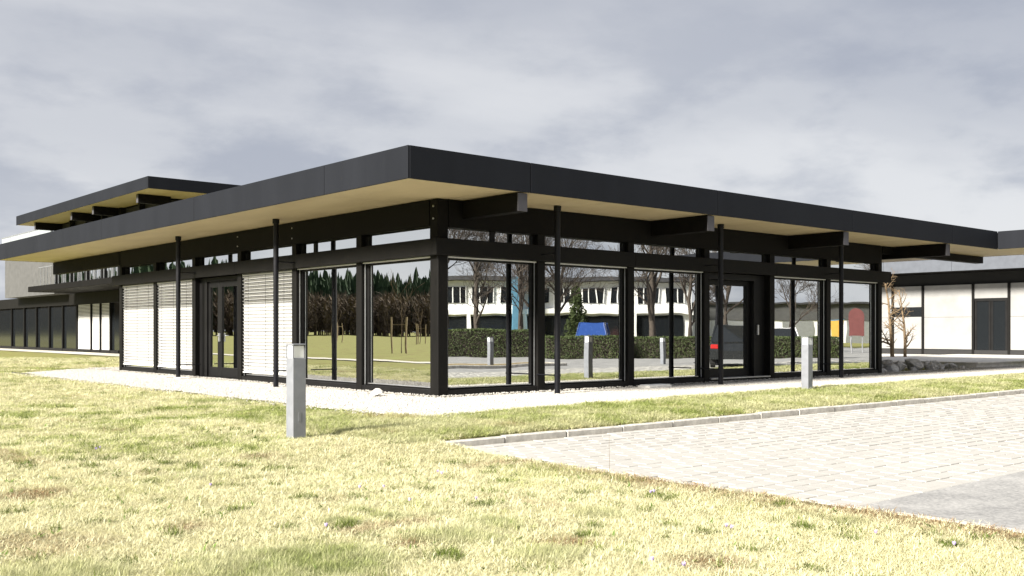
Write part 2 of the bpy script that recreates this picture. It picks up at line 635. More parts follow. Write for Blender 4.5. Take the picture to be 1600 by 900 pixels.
def sheet(name, xs, ys, zf, material, kind='structure', drop=None):
    xs, ys = np.asarray(xs), np.asarray(ys)
    X, Y = np.meshgrid(xs, ys, indexing='xy')
    Z = zf(X, Y)
    n, m = len(xs), len(ys)
    v = np.stack([X, Y, Z], -1).reshape(-1, 3)
    i = np.arange((m - 1) * n).reshape(m - 1, n)[:, :-1].ravel()
    f = np.stack([i, i + 1, i + 1 + n, i + n], -1)
    if drop is not None:
        cx = (X[:-1, :-1] + X[1:, 1:]) / 2
        cy = (Y[:-1, :-1] + Y[1:, 1:]) / 2
        f = f[~drop(cx, cy).ravel()]
    me = bpy.data.meshes.new(name)
    me.from_pydata(v.tolist(), [], f.tolist())
    me.materials.append(MATS[material])
    me.polygons.foreach_set('use_smooth', [True] * len(me.polygons))
    o = link(name, me)
    tag(o, kind=kind)
    return o


def lines(lo, hi, step, extra=()):
    a = list(np.arange(lo, hi, step))
    return a


far = [-3000, -1200, -600, -300, -160, -100, -70]
xs = far + lines(-50, -14, 2.0) + lines(-14, LOT_A - 0.1, 0.22) + [LOT_A, LOT_A + 0.02] + lines(-3.9, 26, 0.22) + lines(26, 66, 4) + [LOT_FAR_A, LOT_FAR_A + 0.02, 80, 120, 200, 400, 900, 3000]
ys = far + [LOT_FAR_B - 0.02, LOT_FAR_B] + lines(-44, -16, 3.0) + lines(-16, LOT_B, 0.22) + [LOT_B + 0.10, LOT_B + 0.12] + lines(-5.1, 20, 0.22) + lines(20, 60, 2) + [80, 120, 200, 400, 900, 3000]
xs, ys = sorted(set(xs)), sorted(set(ys))
lawn = sheet('lawn', xs, ys, lambda x, y: np.where(in_lot(x, y, -0.005), -0.30, ground_z(x, y)), 'lawn_soil')

GZ = 0.018
gravel = sheet('gravel_bed', lines(-3.0, 24.3, 0.12), lines(-3.4, 18.5, 0.12), lambda x, y: GZ + 0.012 + 0 * x, 'gravel_bed',
               drop=lambda x, y: ~in_gravel(x, y) | ((x > 0.4) & (y > 0.4) & (x < 14.8) & (y < 15.2)))

# parking lot: a bed of joint sand, single paving stones on it, asphalt lane beside it
bed = box('paving', 'joint_sand', None, LOT_A + 0.06, 30, PAVE_B, LOT_B, LOT_Z - 0.15, LOT_Z - 0.012)
tag(bed, kind='structure')
lane = sheet('asphalt_lane', np.linspace(LOT_A + 0.1, LOT_FAR_A, 60), np.linspace(LOT_FAR_B, PAVE_B - 0.01, 40),
             lambda x, y: LOT_Z + 0.006 * (vnoise(x + 99, y + 99, 2.5, 9) - 0.5), 'asphalt', drop=lambda x, y: x > 900)
lane2 = sheet('asphalt_apron', np.linspace(30.0, LOT_FAR_A, 30), np.linspace(PAVE_B - 0.01, LOT_B + 0.05, 12), lambda x, y: LOT_Z + 0 * x, 'asphalt')

PL, PWd = 0.25, 0.19
pm = MB().box(-PL / 2 + 0.005, PL / 2 - 0.005, -PWd / 2 + 0.005, PWd / 2 - 0.005, -0.05, 0.0, 0.005)
pav_me = pm.build('paver', 'paver').data
bpy.data.objects.remove(bpy.data.objects['paver'])
cells = []
row = 0
yy = PAVE_B + 0.16
while yy < LOT_B - 0.11:
    off = (row % 2) * PL / 2 + random.uniform(-0.02, 0.02)
    xx = LOT_A + 0.22 + off
    while xx < 29.8:
        cells.append((xx, yy))
        xx += PL
    yy += PWd + 0.003
    row += 1
fw = Vector((0.6537, 0.7567))
rt = Vector((0.7567, -0.6538))


def cam_uv(x, y):
    q = Vector((x - CAM[0], y - CAM[1]))
    return q.dot(rt), q.dot(fw)


def pv_key(c):
    u, d = cam_uv(*c)
    inside = abs(u) < 0.54 * d
    return (0 if inside else 1, d)


cells.sort(key=pv_key)
stuff = MB()
for k, (x, y) in enumerate(cells):
    z = LOT_Z + random.uniform(-0.003, 0.003)
    tx, ty, rz = random.uniform(-0.006, 0.006), random.uniform(-0.006, 0.006), random.uniform(-0.012, 0.012)
    if k < 300:
        o = link('paver', pav_me, bed, (x, y, z))
        o.rotation_euler = (tx, ty, rz)
    else:
        sx, sy = PL / 2 - 0.004, PWd / 2 - 0.005
        zz = [z + tx * b + ty * a for a, b in ((-sx, -sy), (sx, -sy), (sx, sy), (-sx, sy))]
        c_ = 0.005
        vt = [(x + a, y + b, zq) for (a, b), zq in zip(((-sx + c_, -sy + c_), (sx - c_, -sy + c_), (sx - c_, sy - c_), (-sx + c_, sy - c_)), zz)]
        vb = [(x + a, y + b, LOT_Z - 0.02) for a, b in ((-sx, -sy), (sx, -sy), (sx, sy), (-sx, sy))]
        stuff.add(vt + vb, [(0, 1, 2, 3), (0, 4, 5, 1), (1, 5, 6, 2), (2, 6, 7, 3), (3, 7, 4, 0)])
o = stuff.build('paver_field', 'paver', bed)
tag(o, kind='stuff')

# border stones: upstanding kerb, flush edging against the lawn, flush row against the asphalt
kerb = box('kerb', 'joint_sand', None, LOT_A + 0.02, 40, LOT_B + 0.02, LOT_B + 0.09, -0.3, -0.03)
tag(kerb, kind='structure')
x = LOT_A - 0.02
while x < 40:
    L_ = 1.0
    dz = random.uniform(-0.008, 0.008)
    z1 = -0.012 + dz - (0.012 if x < LOT_A + 0.5 else 0)
    o = MB().box(-L_ / 2 + 0.004, L_ / 2 - 0.004, 0, 0.115, -0.33, z1, 0.013).build('kerb_stone', 'kerb_concrete', kerb, loc=(x + L_ / 2, LOT_B + random.uniform(-0.006, 0.006), 0))
    o.rotation_euler = (0, random.uniform(-0.005, 0.005), random.uniform(-0.004, 0.004))
    x += L_
edging = box('edging', 'joint_sand', None, LOT_A + 0.01, LOT_A + 0.05, -18, LOT_B, -0.3, LOT_Z - 0.02)
tag(edging, kind='structure')
y = LOT_B - 0.01
while y > -17:
    o = MB().box(0, 0.085, -0.498, 0.498, -0.2, 0.012, 0.008).build('edging_stone', 'kerb_concrete', edging, loc=(LOT_A, y - 0.5, LOT_Z + random.uniform(-0.004, 0.006)))
    o.rotation_euler = (random.uniform(-0.004, 0.004), 0, random.uniform(-0.003, 0.003))
    y -= 1.0
border = box('paving_border', 'joint_sand', None, LOT_A + 0.1, 30, PAVE_B + 0.01, PAVE_B + 0.06, -0.3, LOT_Z - 0.02)
tag(border, kind='structure')
x = LOT_A + 0.10
while x < 29.5:
    MB().box(0.003, 0.497, -0.02, 0.055, -0.2, 0.004, 0.006).build('border_stone', 'paver', border, loc=(x, PAVE_B + 0.005, LOT_Z + random.uniform(-0.003, 0.004)))
    x += 0.5

path = sheet('footpath', np.linspace(-12.2, -11.1, 4), np.linspace(-2, 190, 97), lambda x, y: 0.03 + 0 * x, 'path_gravel')
me = path.data
for v in me.vertices:
    v.co.x += 0.00022 * max(0, v.co.y - 18) ** 2 * -1.0
path2 = sheet('gravel_strip', np.linspace(6.4, 8.4, 3), np.linspace(26.5, 72, 30), lambda x, y: 0.03 + 0 * x, 'path_gravel')

# ------------------------------------------------------------------ the pavilion
PAV = thing('office_pavilion', 'black single storey timber and glass pavilion with wide flat overhanging roof', 'building')
RP = [0.0, 2.48, 5.02, 7.53, 10.03, 12.50, 15.05]
LP = [0.0, 2.58, 5.16, 7.78, 10.36, 12.92, 15.52]
ZS, ZT = 3.55, 4.06                     # soffit and roof edge
RX0, RY0 = -1.72, -1.56                 # roof corner
RX1, RY1 = 21.4, 22.0
INX = 18.72                             # re-entrant corner of the roof edge


def fb(mb, side, t0, t1, o0, o1, z0, z1, ch=0.0):
    """box on a facade: t along it, o outwards"""
    if side == 'R':
        mb.box(t0, t1, -o1, -o0, z0, z1, ch)
    else:
        mb.box(-o1, -o0, t0, t1, z0, z1, ch)
    return mb


def fpart(name, m, side, t0, t1, o0, o1, z0, z1, parent=PAV, ch=0.0):
    return fb(MB(), side, t0, t1, o0, o1, z0, z1, ch).build(name, m, parent)


# floor, plinth, inner walls
box('floor_slab', 'room_floor', PAV, 0.22, 14.9, 0.22, 15.3, -0.2, 0.10)
fpart('plinth', 'frame_black', 'R', 0.02, 15.05, -0.2, -0.06, -0.2, 0.055)
fpart('plinth', 'frame_black', 'L', 0.22, 15.5, -0.2, -0.06, -0.2, 0.055)
box('rear_wall', 'dark_wall', PAV, 14.95, 15.05, 0.6, 15.4, -0.1, ZS - 0.004)
box('rear_wall', 'dark_wall', PAV, 0.2, 14.94, 15.4, 15.5, -0.1, ZS - 0.004)
for (x0, x1, y0, y1) in ((3.9, 4.0, 6.0, 15.3), (6.3, 14.8, 5.2, 5.3)):
    box('interior_wall', 'room_wall', PAV, x0, x1, y0, y1, 0.11, ZS - 0.06)
for (x, y) in ((2.5, 2.58), (5.0, 2.6), (2.5, 5.2), (10.0, 2.6), (12.5, 2.6)):
    box('interior_column', 'frame_black', PAV, x - 0.09, x + 0.09, y - 0.09, y + 0.09, 0.10, ZS - 0.01, 0.008)

# posts
RZ0, RZ1 = 2.545, 2.84
MB().box(0.0, 0.235, 0.0, 0.235, 0.0, RZ0 + 0.1, 0.018).build('corner_post', 'timber_black', PAV)
MB().box(0.002, 0.236, 0.002, 0.236, RZ0 + 0.102, ZS - 0.01, 0.006).build('corner_block', 'beam_black', PAV)
for t in RP[1:]:
    fpart('post', 'timber_black', 'R', t - 0.095, t + 0.095, -0.2, 0.0, 0.0, ZS - 0.01, ch=0.006)
for t in LP[1:]:
    fpart('post', 'timber_black', 'L', t - 0.095, t + 0.095, -0.2, 0.0, 0.0, ZS - 0.01, ch=0.006)
# rails in front of the posts (butt-jointed lengths)
RZ0, RZ1 = 2.545, 2.84
cuts = [-0.125, 5.02, 10.03, 15.42]
for a, b in zip(cuts[:-1], cuts[1:]):
    fpart('rail', 'timber_black', 'R', a + 0.003, b - 0.003, 0.003, 0.125, RZ0, RZ1, ch=0.007)
cuts = [0.006, 5.16, 7.78, 15.9]
for a, b in zip(cuts[:-1], cuts[1:]):
    fpart('rail', 'timber_black', 'L', a + 0.003, b - 0.003, 0.003, 0.115, RZ0, RZ1 - 0.01, ch=0.007)
# header beams over the clerestory
fpart('header_beam', 'beam_black', 'R', 0.24, 15.05, -0.17, 0.012, 3.055, ZS - 0.004, ch=0.006)
fpart('header_beam', 'beam_black', 'L', 0.24, 15.5, -0.17, 0.012, 3.075, ZS - 0.006, ch=0.006)
for z in (3.20, 3.42):                   # bolt heads on the corner post
    MB().tube([(0.01, 0.12, z), (-0.014, 0.12, z)], 0.018, 8).build('bolt', 'alu', PAV)
for t in (5.16, 7.78):
    for z in (3.20, 3.42):
        MB().tube([(-0.006, t + 0.05, z), (-0.026, t + 0.05, z)], 0.016, 8).build('bolt', 'alu', PAV)
# roof beams reaching out over the shaded facade
for a in (0.55, 5.62, 10.68, 15.72):
    bm_ = box('roof_beam', 'beam_black', PAV, a, a + 0.22, -1.50, 3.0, 3.225, ZS - 0.008, 0.006)
    box('end_cap', 'end_cap', bm_, a + 0.003, a + 0.217, -1.516, -1.501, 3.23, ZS - 0.012, 0.003)
box('roof_beam', 'beam_black', PAV, 15.2, 21.3, 0.0, 0.25, 3.34, ZS - 0.012)
box('roof_beam', 'beam_black', PAV, 0.0, 0.22, 15.53, 21.9, 3.14, ZS - 0.012)

# windows


def window(side, t0, t1, z0, z1, rec=0.11, fw_=0.085, bot=0.13, name='window', inner_blind=False):
    m = MB()
    o1, o0 = -rec, -rec - 0.085
    fb(m, side, t0, t0 + fw_, o0, o1, z0, z1, 0.005)
    fb(m, side, t1 - fw_, t1, o0, o1, z0, z1, 0.005)
    fb(m, side, t0 + fw_, t1 - fw_, o0, o1 - 0.001, z0, z0 + bot, 0.005)
    fb(m, side, t0 + fw_, t1 - fw_, o0, o1 - 0.001, z1 - 0.06, z1, 0.005)
    w = m.build(name, 'frame_black', PAV)
    g = fpart('pane', 'glass', side, t0 + fw_ - 0.01, t1 - fw_ + 0.01, o0 + 0.045, o0 + 0.055, z0 + bot - 0.01, z1 - 0.05, w)
    if bot > 0.1:
        fpart('sill', 'alu', side, t0 + fw_ + 0.01, t1 - fw_ - 0.01, o1 - 0.02, o1 + 0.022, z0 + bot + 0.001, z0 + bot + 0.012, w)
        fpart('sill_board', 'frame_black', side, t0 - 0.01, t1 + 0.01, o1 + 0.003, -0.012, z0 - 0.02, z0 + 0.10, w, ch=0.006)
        fpart('guide_rail', 'alu', side, t1 - 0.035, t1 - 0.018, o1 + 0.03, o1 + 0.046, z0 + 0.11, z1, w)
        fpart('guide_rail', 'alu', side, t0 + 0.018, t0 + 0.035, o1 + 0.03, o1 + 0.046, z0 + 0.11, z1, w)
        fpart('blind_box', 'plastic_white', side, t0 + 0.02, t1 - 0.02, o1 + 0.012, -0.02, z1 - 0.022, z1 - 0.002, w)
    return w


def clerestory(side, t0, t1, split=None):
    segs = [(t0, t1)] if not split else [(t0, split), (split, t1)]
    for a, b in segs:
        m = MB()
        fb(m, side, a, a + 0.05, -0.15, -0.10, 2.845, 3.06)
        fb(m, side, b - 0.05, b, -0.15, -0.10, 2.845, 3.06)
        fb(m, side, a + 0.05, b - 0.05, -0.15, -0.101, 2.845, 2.868)
        w = m.build('clerestory_window', 'frame_black', PAV)
        fpart('pane', 'glass', side, a + 0.04, b - 0.04, -0.135, -0.127, 2.86, 3.065, w)


for i in range(6):
    t0, t1 = RP[i] + (0.236 if i == 0 else 0.096), RP[i + 1] - 0.096
    if i == 3:
        continue
    window('R', t0, t1, 0.06, 2.54)
for i in range(6):
    t0, t1 = RP[i] + (0.236 if i == 0 else 0.096), RP[i + 1] - 0.096
    clerestory('R', t0, t1, {0: 1.35, 1: None, 2: None}.get(i))
for i in range(6):
    t0, t1 = LP[i] + (0.236 if i == 0 else 0.096), LP[i + 1] - 0.096
    clerestory('L', t0, t1, {1: 4.45}.get(i))
    if i == 3:
        continue
    window('L', t0, t1, 0.06, 2.54)

# recessed double door in the sunlit facade
t0, t1 = LP[3] + 0.096, LP[4] - 0.096
m = MB()
fb(m, 'L', t0, t0 + 0.06, -0.30, -0.12, 0.06, 2.54, 0.005)
fb(m, 'L', t1 - 0.42, t1, -0.30, -0.12, 0.06, 2.54, 0.005)
fb(m, 'L', t0 + 0.06, t1 - 0.42, -0.30, -0.121, 2.44, 2.54, 0.005)
fb(m, 'L', t0 + 0.06, t1 - 0.42, -0.30, -0.05, -0.02, 0.075, 0.005)
DOOR = m.build('double_door', 'frame_black', PAV)


def leaf(side, a, b, z0, z1, o0, o1, st, parent, hinge_handle=None, bot=0.24, top=0.14):
    m = MB()
    fb(m, side, a, a + st, o0, o1, z0, z1, 0.006)
    fb(m, side, b - st, b, o0, o1, z0, z1, 0.006)
    fb(m, side, a + st, b - st, o0, o1 - 0.001, z0, z0 + bot, 0.006)
    fb(m, side, a + st, b - st, o0, o1 - 0.001, z1 - top, z1, 0.006)
    lf = m.build('door_leaf', 'frame_black', parent)
    return lf


lf1 = leaf('L', t0 + 0.065, t0 + 1.33, 0.08, 2.435, -0.24, -0.165, 0.115, DOOR)
lf2 = leaf('L', t0 + 1.335, t1 - 0.425, 0.08, 2.435, -0.24, -0.165, 0.10, DOOR)
fpart('door_pane', 'glass', 'L', t0 + 0.17, t0 + 1.225, -0.21, -0.20, 0.31, 2.30, DOOR)
fpart('door_pane', 'glass', 'L', t0 + 1.43, t1 - 0.52, -0.21, -0.20, 0.31, 2.30, DOOR)
fpart('door_handle', 'alu', 'L', t0 + 1.25, t0 + 1.29, -0.16, -0.11, 0.95, 1.16, DOOR, ch=0.006)
MB().tube([(0.11, t0 + 1.27, 1.10), (0.08, t0 + 1.27, 1.10), (0.08, t0 + 1.14, 1.10)], 0.011, 8).build('door_lever', 'alu', DOOR)

# recessed single door in the shaded facade
t0, t1 = RP[3] + 0.096, RP[4] - 0.096
m = MB()
fb(m, 'R', t0, t0 + 0.05, -0.42, -0.10, 0.06, 2.54, 0.005)
fb(m, 'R', t1 - 0.42, t1, -0.42, -0.16, 0.06, 2.54, 0.005)
fb(m, 'R', t0 + 0.05, t1 - 0.42, -0.42, -0.101, 2.40, 2.54, 0.005)
fb(m, 'R', t0 - 0.01, t1 + 0.01, -0.2, -0.012, -0.02, 0.11, 0.006)
D2 = m.build('entrance_door', 'frame_black', PAV)
leaf('R', t0 + 0.055, t1 - 0.425, 0.14, 2.395, -0.36, -0.28, 0.10, D2, bot=0.19, top=0.12)
fpart('door_pane', 'glass', 'R', t0 + 0.15, t1 - 0.52, -0.33, -0.32, 0.32, 2.28, D2)
fpart('threshold', 'alu', 'R', t0 + 0.02, t1 - 0.02, -0.27, 0.03, 0.118, 0.14, D2)
fpart('door_handle', 'alu', 'R', t1 - 0.34, t1 - 0.30, -0.155, -0.10, 1.12, 1.36, D2, ch=0.006)

# outside venetian blinds over three bays of the sunlit facade
PITCH = 0.0795
slat_cache = {}


def slat_mesh(w):
    key = round(w, 3)
    if key not in slat_cache:
        n = 5
        prof = [(-0.042 + 0.084 * k / (n - 1), 0.008 * (1 - (2 * k / (n - 1) - 1) ** 2)) for k in range(n)]
        v = [(x, y, z) for y in (-w / 2, w / 2) for (x, z) in prof] + [(x, y, z - 0.0025) for y in (-w / 2, w / 2) for (x, z) in prof]
        f = []
        for k in range(n - 1):
            f.append((k, k + 1, n + k + 1, n + k))
            f.append((2 * n + k, 3 * n + k, 3 * n + k + 1, 2 * n + k + 1))
        f += [(0, n, 3 * n, 2 * n), (n - 1, 3 * n - 1, 4 * n - 1, 2 * n - 1)]
        mb = MB()
        mb.add(v, f)
        o = mb.build('slat', 'slat_white')
        slat_cache[key] = o.data
        bpy.data.objects.remove(o)
    return slat_cache[key]


for i in (2, 4, 5):
    a, b = LP[i] + 0.105, LP[i + 1] - 0.105
    w = b - a - 0.05
    rail_ = fpart('venetian_blind', 'slat_white', 'L', a + 0.02, b - 0.02, -0.085, -0.02, 2.485, 2.535)
    z, k = 2.44, 0
    while z > 0.24:
        o = link('slat', slat_mesh(w), rail_, (0.052, (a + b) / 2, z))
        tilt = R(-36) if k < 8 else R(-55)
        o.rotation_euler = (random.uniform(-0.0012, 0.0012), -tilt + random.uniform(-0.03, 0.03), 0)
        z -= PITCH
        k += 1
    fpart('bottom_bar', 'slat_white', 'L', a + 0.025, b - 0.025, -0.075, -0.03, z + 0.03, z + 0.055, rail_)
    for tt in (a + 0.35, (a + b) / 2, b - 0.35):
        MB().tube([(0.005, tt, 2.49), (0.005, tt, z + 0.05)], 0.003, 4).build('ladder_cord', 'frame_black', rail_)

# roof: deck, soffit sheets, fascia sheets
m = MB()
m.box(RX0 + 0.05, RX1 - 0.05, RY0 + 0.05, RY1 - 0.05, ZS + 0.03, ZT - 0.03)
ROOF = m.build('roof', 'roof_felt', PAV)
box('roof_canopy', 'roof_felt', PAV, INX + 0.05, RX1 - 0.051, -10.0, RY0 + 0.049, ZS + 0.031, ZT - 0.031)
FT = 0.028


def fascia(axis, fixed, a, b, out, parent=ROOF):
    """one fascia sheet with a small top flange, joint gap of 8 mm"""
    m = MB()
    a, b = a + 0.007, b - 0.007
    if axis == 'y':                        # sheet runs along y at x = fixed
        x0, x1 = (fixed, fixed + FT) if out < 0 else (fixed - FT, fixed)
        m.box(x0, x1, a, b, ZS, ZT, 0.004)
        m.box(x0 + (FT if out < 0 else -0.15), x0 + (0.18 if out < 0 else 0), a, b, ZT - 0.02, ZT - 0.002)
    else:
        y0, y1 = (fixed, fixed + FT) if out < 0 else (fixed - FT, fixed)
        m.box(a, b, y0, y1, ZS, ZT, 0.004)
        m.box(a, b, y0 + (FT if out < 0 else -0.15), y0 + (0.18 if out < 0 else 0), ZT - 0.02, ZT - 0.002)
    return m.build('fascia_panel', 'fascia_metal', parent)


js = [RY0, 0.95, 6.35, 12.05, 17.6, RY1]
for a, b in zip(js[:-1], js[1:]):
    fascia('y', RX0, a, b, -1)
js = [RX0 + FT, 0.80, 5.90, 10.98, 16.0, INX]
for a, b in zip(js[:-1], js[1:]):
    fascia('x', RY0, a, b, -1)
fascia('y', INX, -10.0, RY0, -1)
fascia('x', RY1, RX0 + FT, 12, 1)
fascia('x', RY1, 12, RX1, 1)
fascia('y', RX1, RY0, RY1, 1)
# soffit sheets with 5 mm joints
SZ0, SZ1 = ZS + 0.004, ZS + 0.026


def soffit(x0, x1, y0, y1):
    box('soffit_panel', 'soffit_wood', ROOF, x0 + 0.004, x1 - 0.004, y0 + 0.004, y1 - 0.004, SZ0, SZ1)


yb = [RY0 + FT, 1.0, 3.5, 6.0, 8.5, 11.0, 13.5, 16.0, 18.5, RY1 - FT]
for a, b in zip(yb[:-1], yb[1:]):
    soffit(RX0 + FT, 0.2, a, b)
xb = [0.2, 2.7, 5.2, 7.7, 10.2, 12.7, 15.2, INX + FT]
for a, b in zip(xb[:-1], xb[1:]):
    soffit(a, b, RY0 + FT, 0.3)
soffit(INX + FT, RX1 - FT, -10, 0.3)
soffit(15.1, RX1 - FT, 0.3, 9.0)
soffit(15.1, RX1 - FT, 9.0, RY1 - FT)
soffit(0.2, 15.1, 15.4, RY1 - FT)
box('ceiling', 'room_wall', PAV, 0.2, 15.1, 0.3, 15.4, SZ0, SZ1)

# downpipes with wall brackets


def downpipe(side, t, o, label):
    p = (t, -o) if side == 'R' else (-o, t)
    e_ = thing('downpipe', label, 'downpipe', (p[0], p[1], 0), 0, 'round black downpipes before the facades')
    MB().tube([(0, 0, -0.05), (0, 0, ZS - 0.02)], 0.055, 20).build('pipe', 'pipe_black', e_, smooth=False)
    MB().tube([(0, 0, ZS - 0.09), (0, 0, ZS - 0.004)], 0.072, 20).build('top_collar', 'pipe_black', e_)
    MB().tube([(0, 0, 0.36), (0, 0, 0.40)], 0.063, 20).build('pipe_clip', 'pipe_black', e_)
    d = Vector((0, 1, 0)) if side == 'R' else Vector((1, 0, 0))
    s = Vector((1, 0, 0)) if side == 'R' else Vector((0, 1, 0))
    MB().tube([d * 0.05 + Vector((0, 0, 0.38)), d * (o + 0.02) + Vector((0, 0, 0.38))], 0.012, 8).build('wall_bracket', 'pipe_black', e_)
    MB().tube([d * 0.05 + Vector((0, 0, 2.66)), d * (o - 0.128) + Vector((0, 0, 2.66))], 0.012, 8).build('wall_bracket', 'pipe_black', e_)
    return e_


for q in PAV.children:
    pass
downpipe('L', 9.97, 0.56, 'black downpipe beside the double door on the sunlit facade')
downpipe('L', 4.90, 0.56, 'black downpipe between the window blind and the glass, behind the near bollard')
downpipe('R', 2.37, 0.56, 'black downpipe nearest the corner post on the shaded facade')
downpipe('R', 7.29, 0.56, 'black downpipe standing before the recessed entrance door')
downpipe('R', 12.15, 0.56, 'black downpipe by the last window of the shaded facade')

# ------------------------------------------------------------------ two-storey building behind on the left
TB = thing('two_storey_building', 'dark two storey office block with flat overhanging roof rising behind the pavilion', 'building', (0, 0, 0))
FX = 8.5
FU = 6.9
m = MB()
m.box(FX + 0.25, 20, 30, 70, 0, 3.395)
m.box(FU + 0.25, 20, 30.2, 46, 3.75, 7.15)
m.build('wall', 'dark_wall', TB)
box('balcony_slab', 'beam_black', TB, 5.9, 20, 29.5, 46.6, 3.42, 3.72, 0.01)
box('roof', 'fascia_metal', TB, 5.55, 21, 27.65, 46.9, 7.24, 7.66)
FXU = 5.4
for a, b in ((27.5, 33.0), (33.0, 40.0), (40.0, 47.05)):
    o = MB().box(FXU, FXU + 0.03, a + 0.004, b - 0.004, 7.19, 7.70, 0.004).build('fascia_panel', 'fascia_metal', TB)
for a, b in ((5.43, 13.0), (13.0, 21.0)):
    MB().box(a + 0.004, b - 0.004, 27.5, 27.53, 7.19, 7.70, 0.004).build('fascia_panel', 'fascia_metal', TB)
for a, b in ((27.54, 33.0), (33.0, 40.0), (40.0, 47.0)):
    box('soffit_panel', 'soffit_wood', TB, 5.44, FU + 0.2, a + 0.004, b - 0.004, 7.20, 7.232)
box('soffit_panel', 'soffit_wood', TB, FU + 0.21, 20.9, 27.54, 30.1, 7.20, 7.232)
for y in (29.5, 35.2, 38.4, 44.6):
    b_ = box('roof_beam', 'beam_black', TB, 5.75, FU + 0.3, y, y + 0.22, 6.80, 7.19, 0.006)
    box('end_cap', 'end_cap', b_, 5.735, 5.748, y + 0.004, y + 0.216, 6.81, 7.185)
for k, y in enumerate((30.0, 32.5, 35.0, 37.5, 40.0, 42.5, 45.0)):
    box('window_post', 'frame_black', TB, FU - 0.02, FU + 0.24, y - 0.1, y + 0.1, 3.73, 7.18)
    if k < 6:
        w = box('window', 'frame_black', TB, FU + 0.12, FU + 0.2, y + 0.12, y + 2.38, 3.75, 3.9)
        box('pane', 'glass', w, FU + 0.10, FU + 0.11, y + 0.11, y + 2.39, 3.91, 6.7)
        box('mullion', 'alu', w, FU + 0.02, FU + 0.09, y + 1.22, y + 1.28, 3.76, 6.75)
        b_ = box('balustrade', 'alu', TB, 6.0, 6.04, y + 0.05, y + 2.45, 4.70, 4.74)
        for q in range(4):
            box('baluster', 'alu', b_, 6.005, 6.035, y + 0.3 + 0.6 * q, y + 0.34 + 0.6 * q, 3.73, 4.70)
for k, (a, b) in enumerate(((39.75, 40.9), (41.1, 42.45), (42.6, 43.95), (44.1, 46.4), (46.6, 49), (49.2, 51.6), (51.8, 54.3), (54.5, 57), (57.2, 60), (60.2, 64))):
    box('post', 'timber_black', TB, FX - 0.02, FX + 0.2, b + 0.01, b + 0.14, 0, 3.4, 0.005)
    if k in (1, 2, 3):
        m = MB()
        z = 2.74
        j = 0
        while z > 0.2:
            h_ = 0.05 if j < 9 else 0.075
            m.box(FX + 0.06, FX + 0.075, a + 0.02, b - 0.02, z - h_, z)
            z -= 0.0795
            j += 1
        o = m.build('venetian_blind', 'slat_white', TB)
        o['kind'] = 'stuff'
    else:
        box('pane', 'car_glass', TB, FX + 0.10, FX + 0.11, a, b, 0.2, 2.75)
box('plinth', 'frame_black', TB, FX - 0.01, FX + 0.24, 39.7, 64.2, 0.02, 0.19)
box('lintel', 'timber_black', TB, FX - 0.06, FX + 0.24, 39.5, 66, 2.76, 3.405, 0.006)
PB = thing('rooftop_shelter', 'pale glass rooftop screen past the end of the raised roof', 'screen', (0, 0, 0))
for k in range(5):
    y = 47.6 + 2.1 * k
    box('screen_panel', 'screen_pale', PB, 7.4, 7.44, y + 0.02, y + 2.08, 3.42 if k == 99 else 6.55, 7.30, 0.004)
    box('screen_post', 'alu', PB, 7.46, 7.52, y, y + 0.06, 6.5, 7.28)
box('wall', 'shed_grey', PB, 7.6, 12, 47.6, 58.1, 3.4, 6.9)
box('screen_rail', 'alu', PB, 7.38, 7.46, 47.6, 58.1, 7.302, 7.36)

# ------------------------------------------------------------------ wing behind on the right: terrace, white wall, lower roof
TERR = MB().box(21.6, 36, 0.35, 14, -0.1, 0.17, 0.01).box(15.9, 21.596, 2.3, 14, -0.1, 0.168, 0.01).build('terrace', 'slab_concrete')
tag(TERR, kind='structure')
for i in range(12):
    box('terrace_slab', 'slab_concrete', TERR, 21.55 + i * 1.2 + 0.004, 21.55 + (i + 1) * 1.2 - 0.004, 0.28, 1.48, 0.172, 0.215, 0.006)
    for j in range(4):
        box('terrace_slab', 'slab_concrete', TERR, 21.55 + i * 1.2 + 0.004, 21.55 + (i + 1) * 1.2 - 0.004, 1.488 + 1.2 * j, 2.68 + 1.2 * j, 0.172, 0.213, 0.006)
for i in range(5):
    for j in range(4):
        box('terrace_slab', 'slab_concrete', TERR, 15.6 + i * 1.19 + 0.004, 15.6 + (i + 1) * 1.19 - 0.004, 2.288 + 1.2 * j, 3.48 + 1.2 * j, 0.172, 0.213, 0.006)
WG = thing('office_wing', 'white walled wing with grey flat roof behind the two slender trees', 'building', (0, 0, 0))
WX = 33.0
box('wall_core', 'dark_wall', WG, WX + 0.1, 44, -6, 24, 0, 3.77)
box('plinth', 'dark_wall', WG, WX - 0.03, WX + 0.09, -6, 24, 0.1, 0.40)
wb = [-5.0, -2.0, 1.0, 2.55, 4.15, 5.66, 7.92, 9.36, 11.8, 14.4, 17.0, 20.0, 23.9]
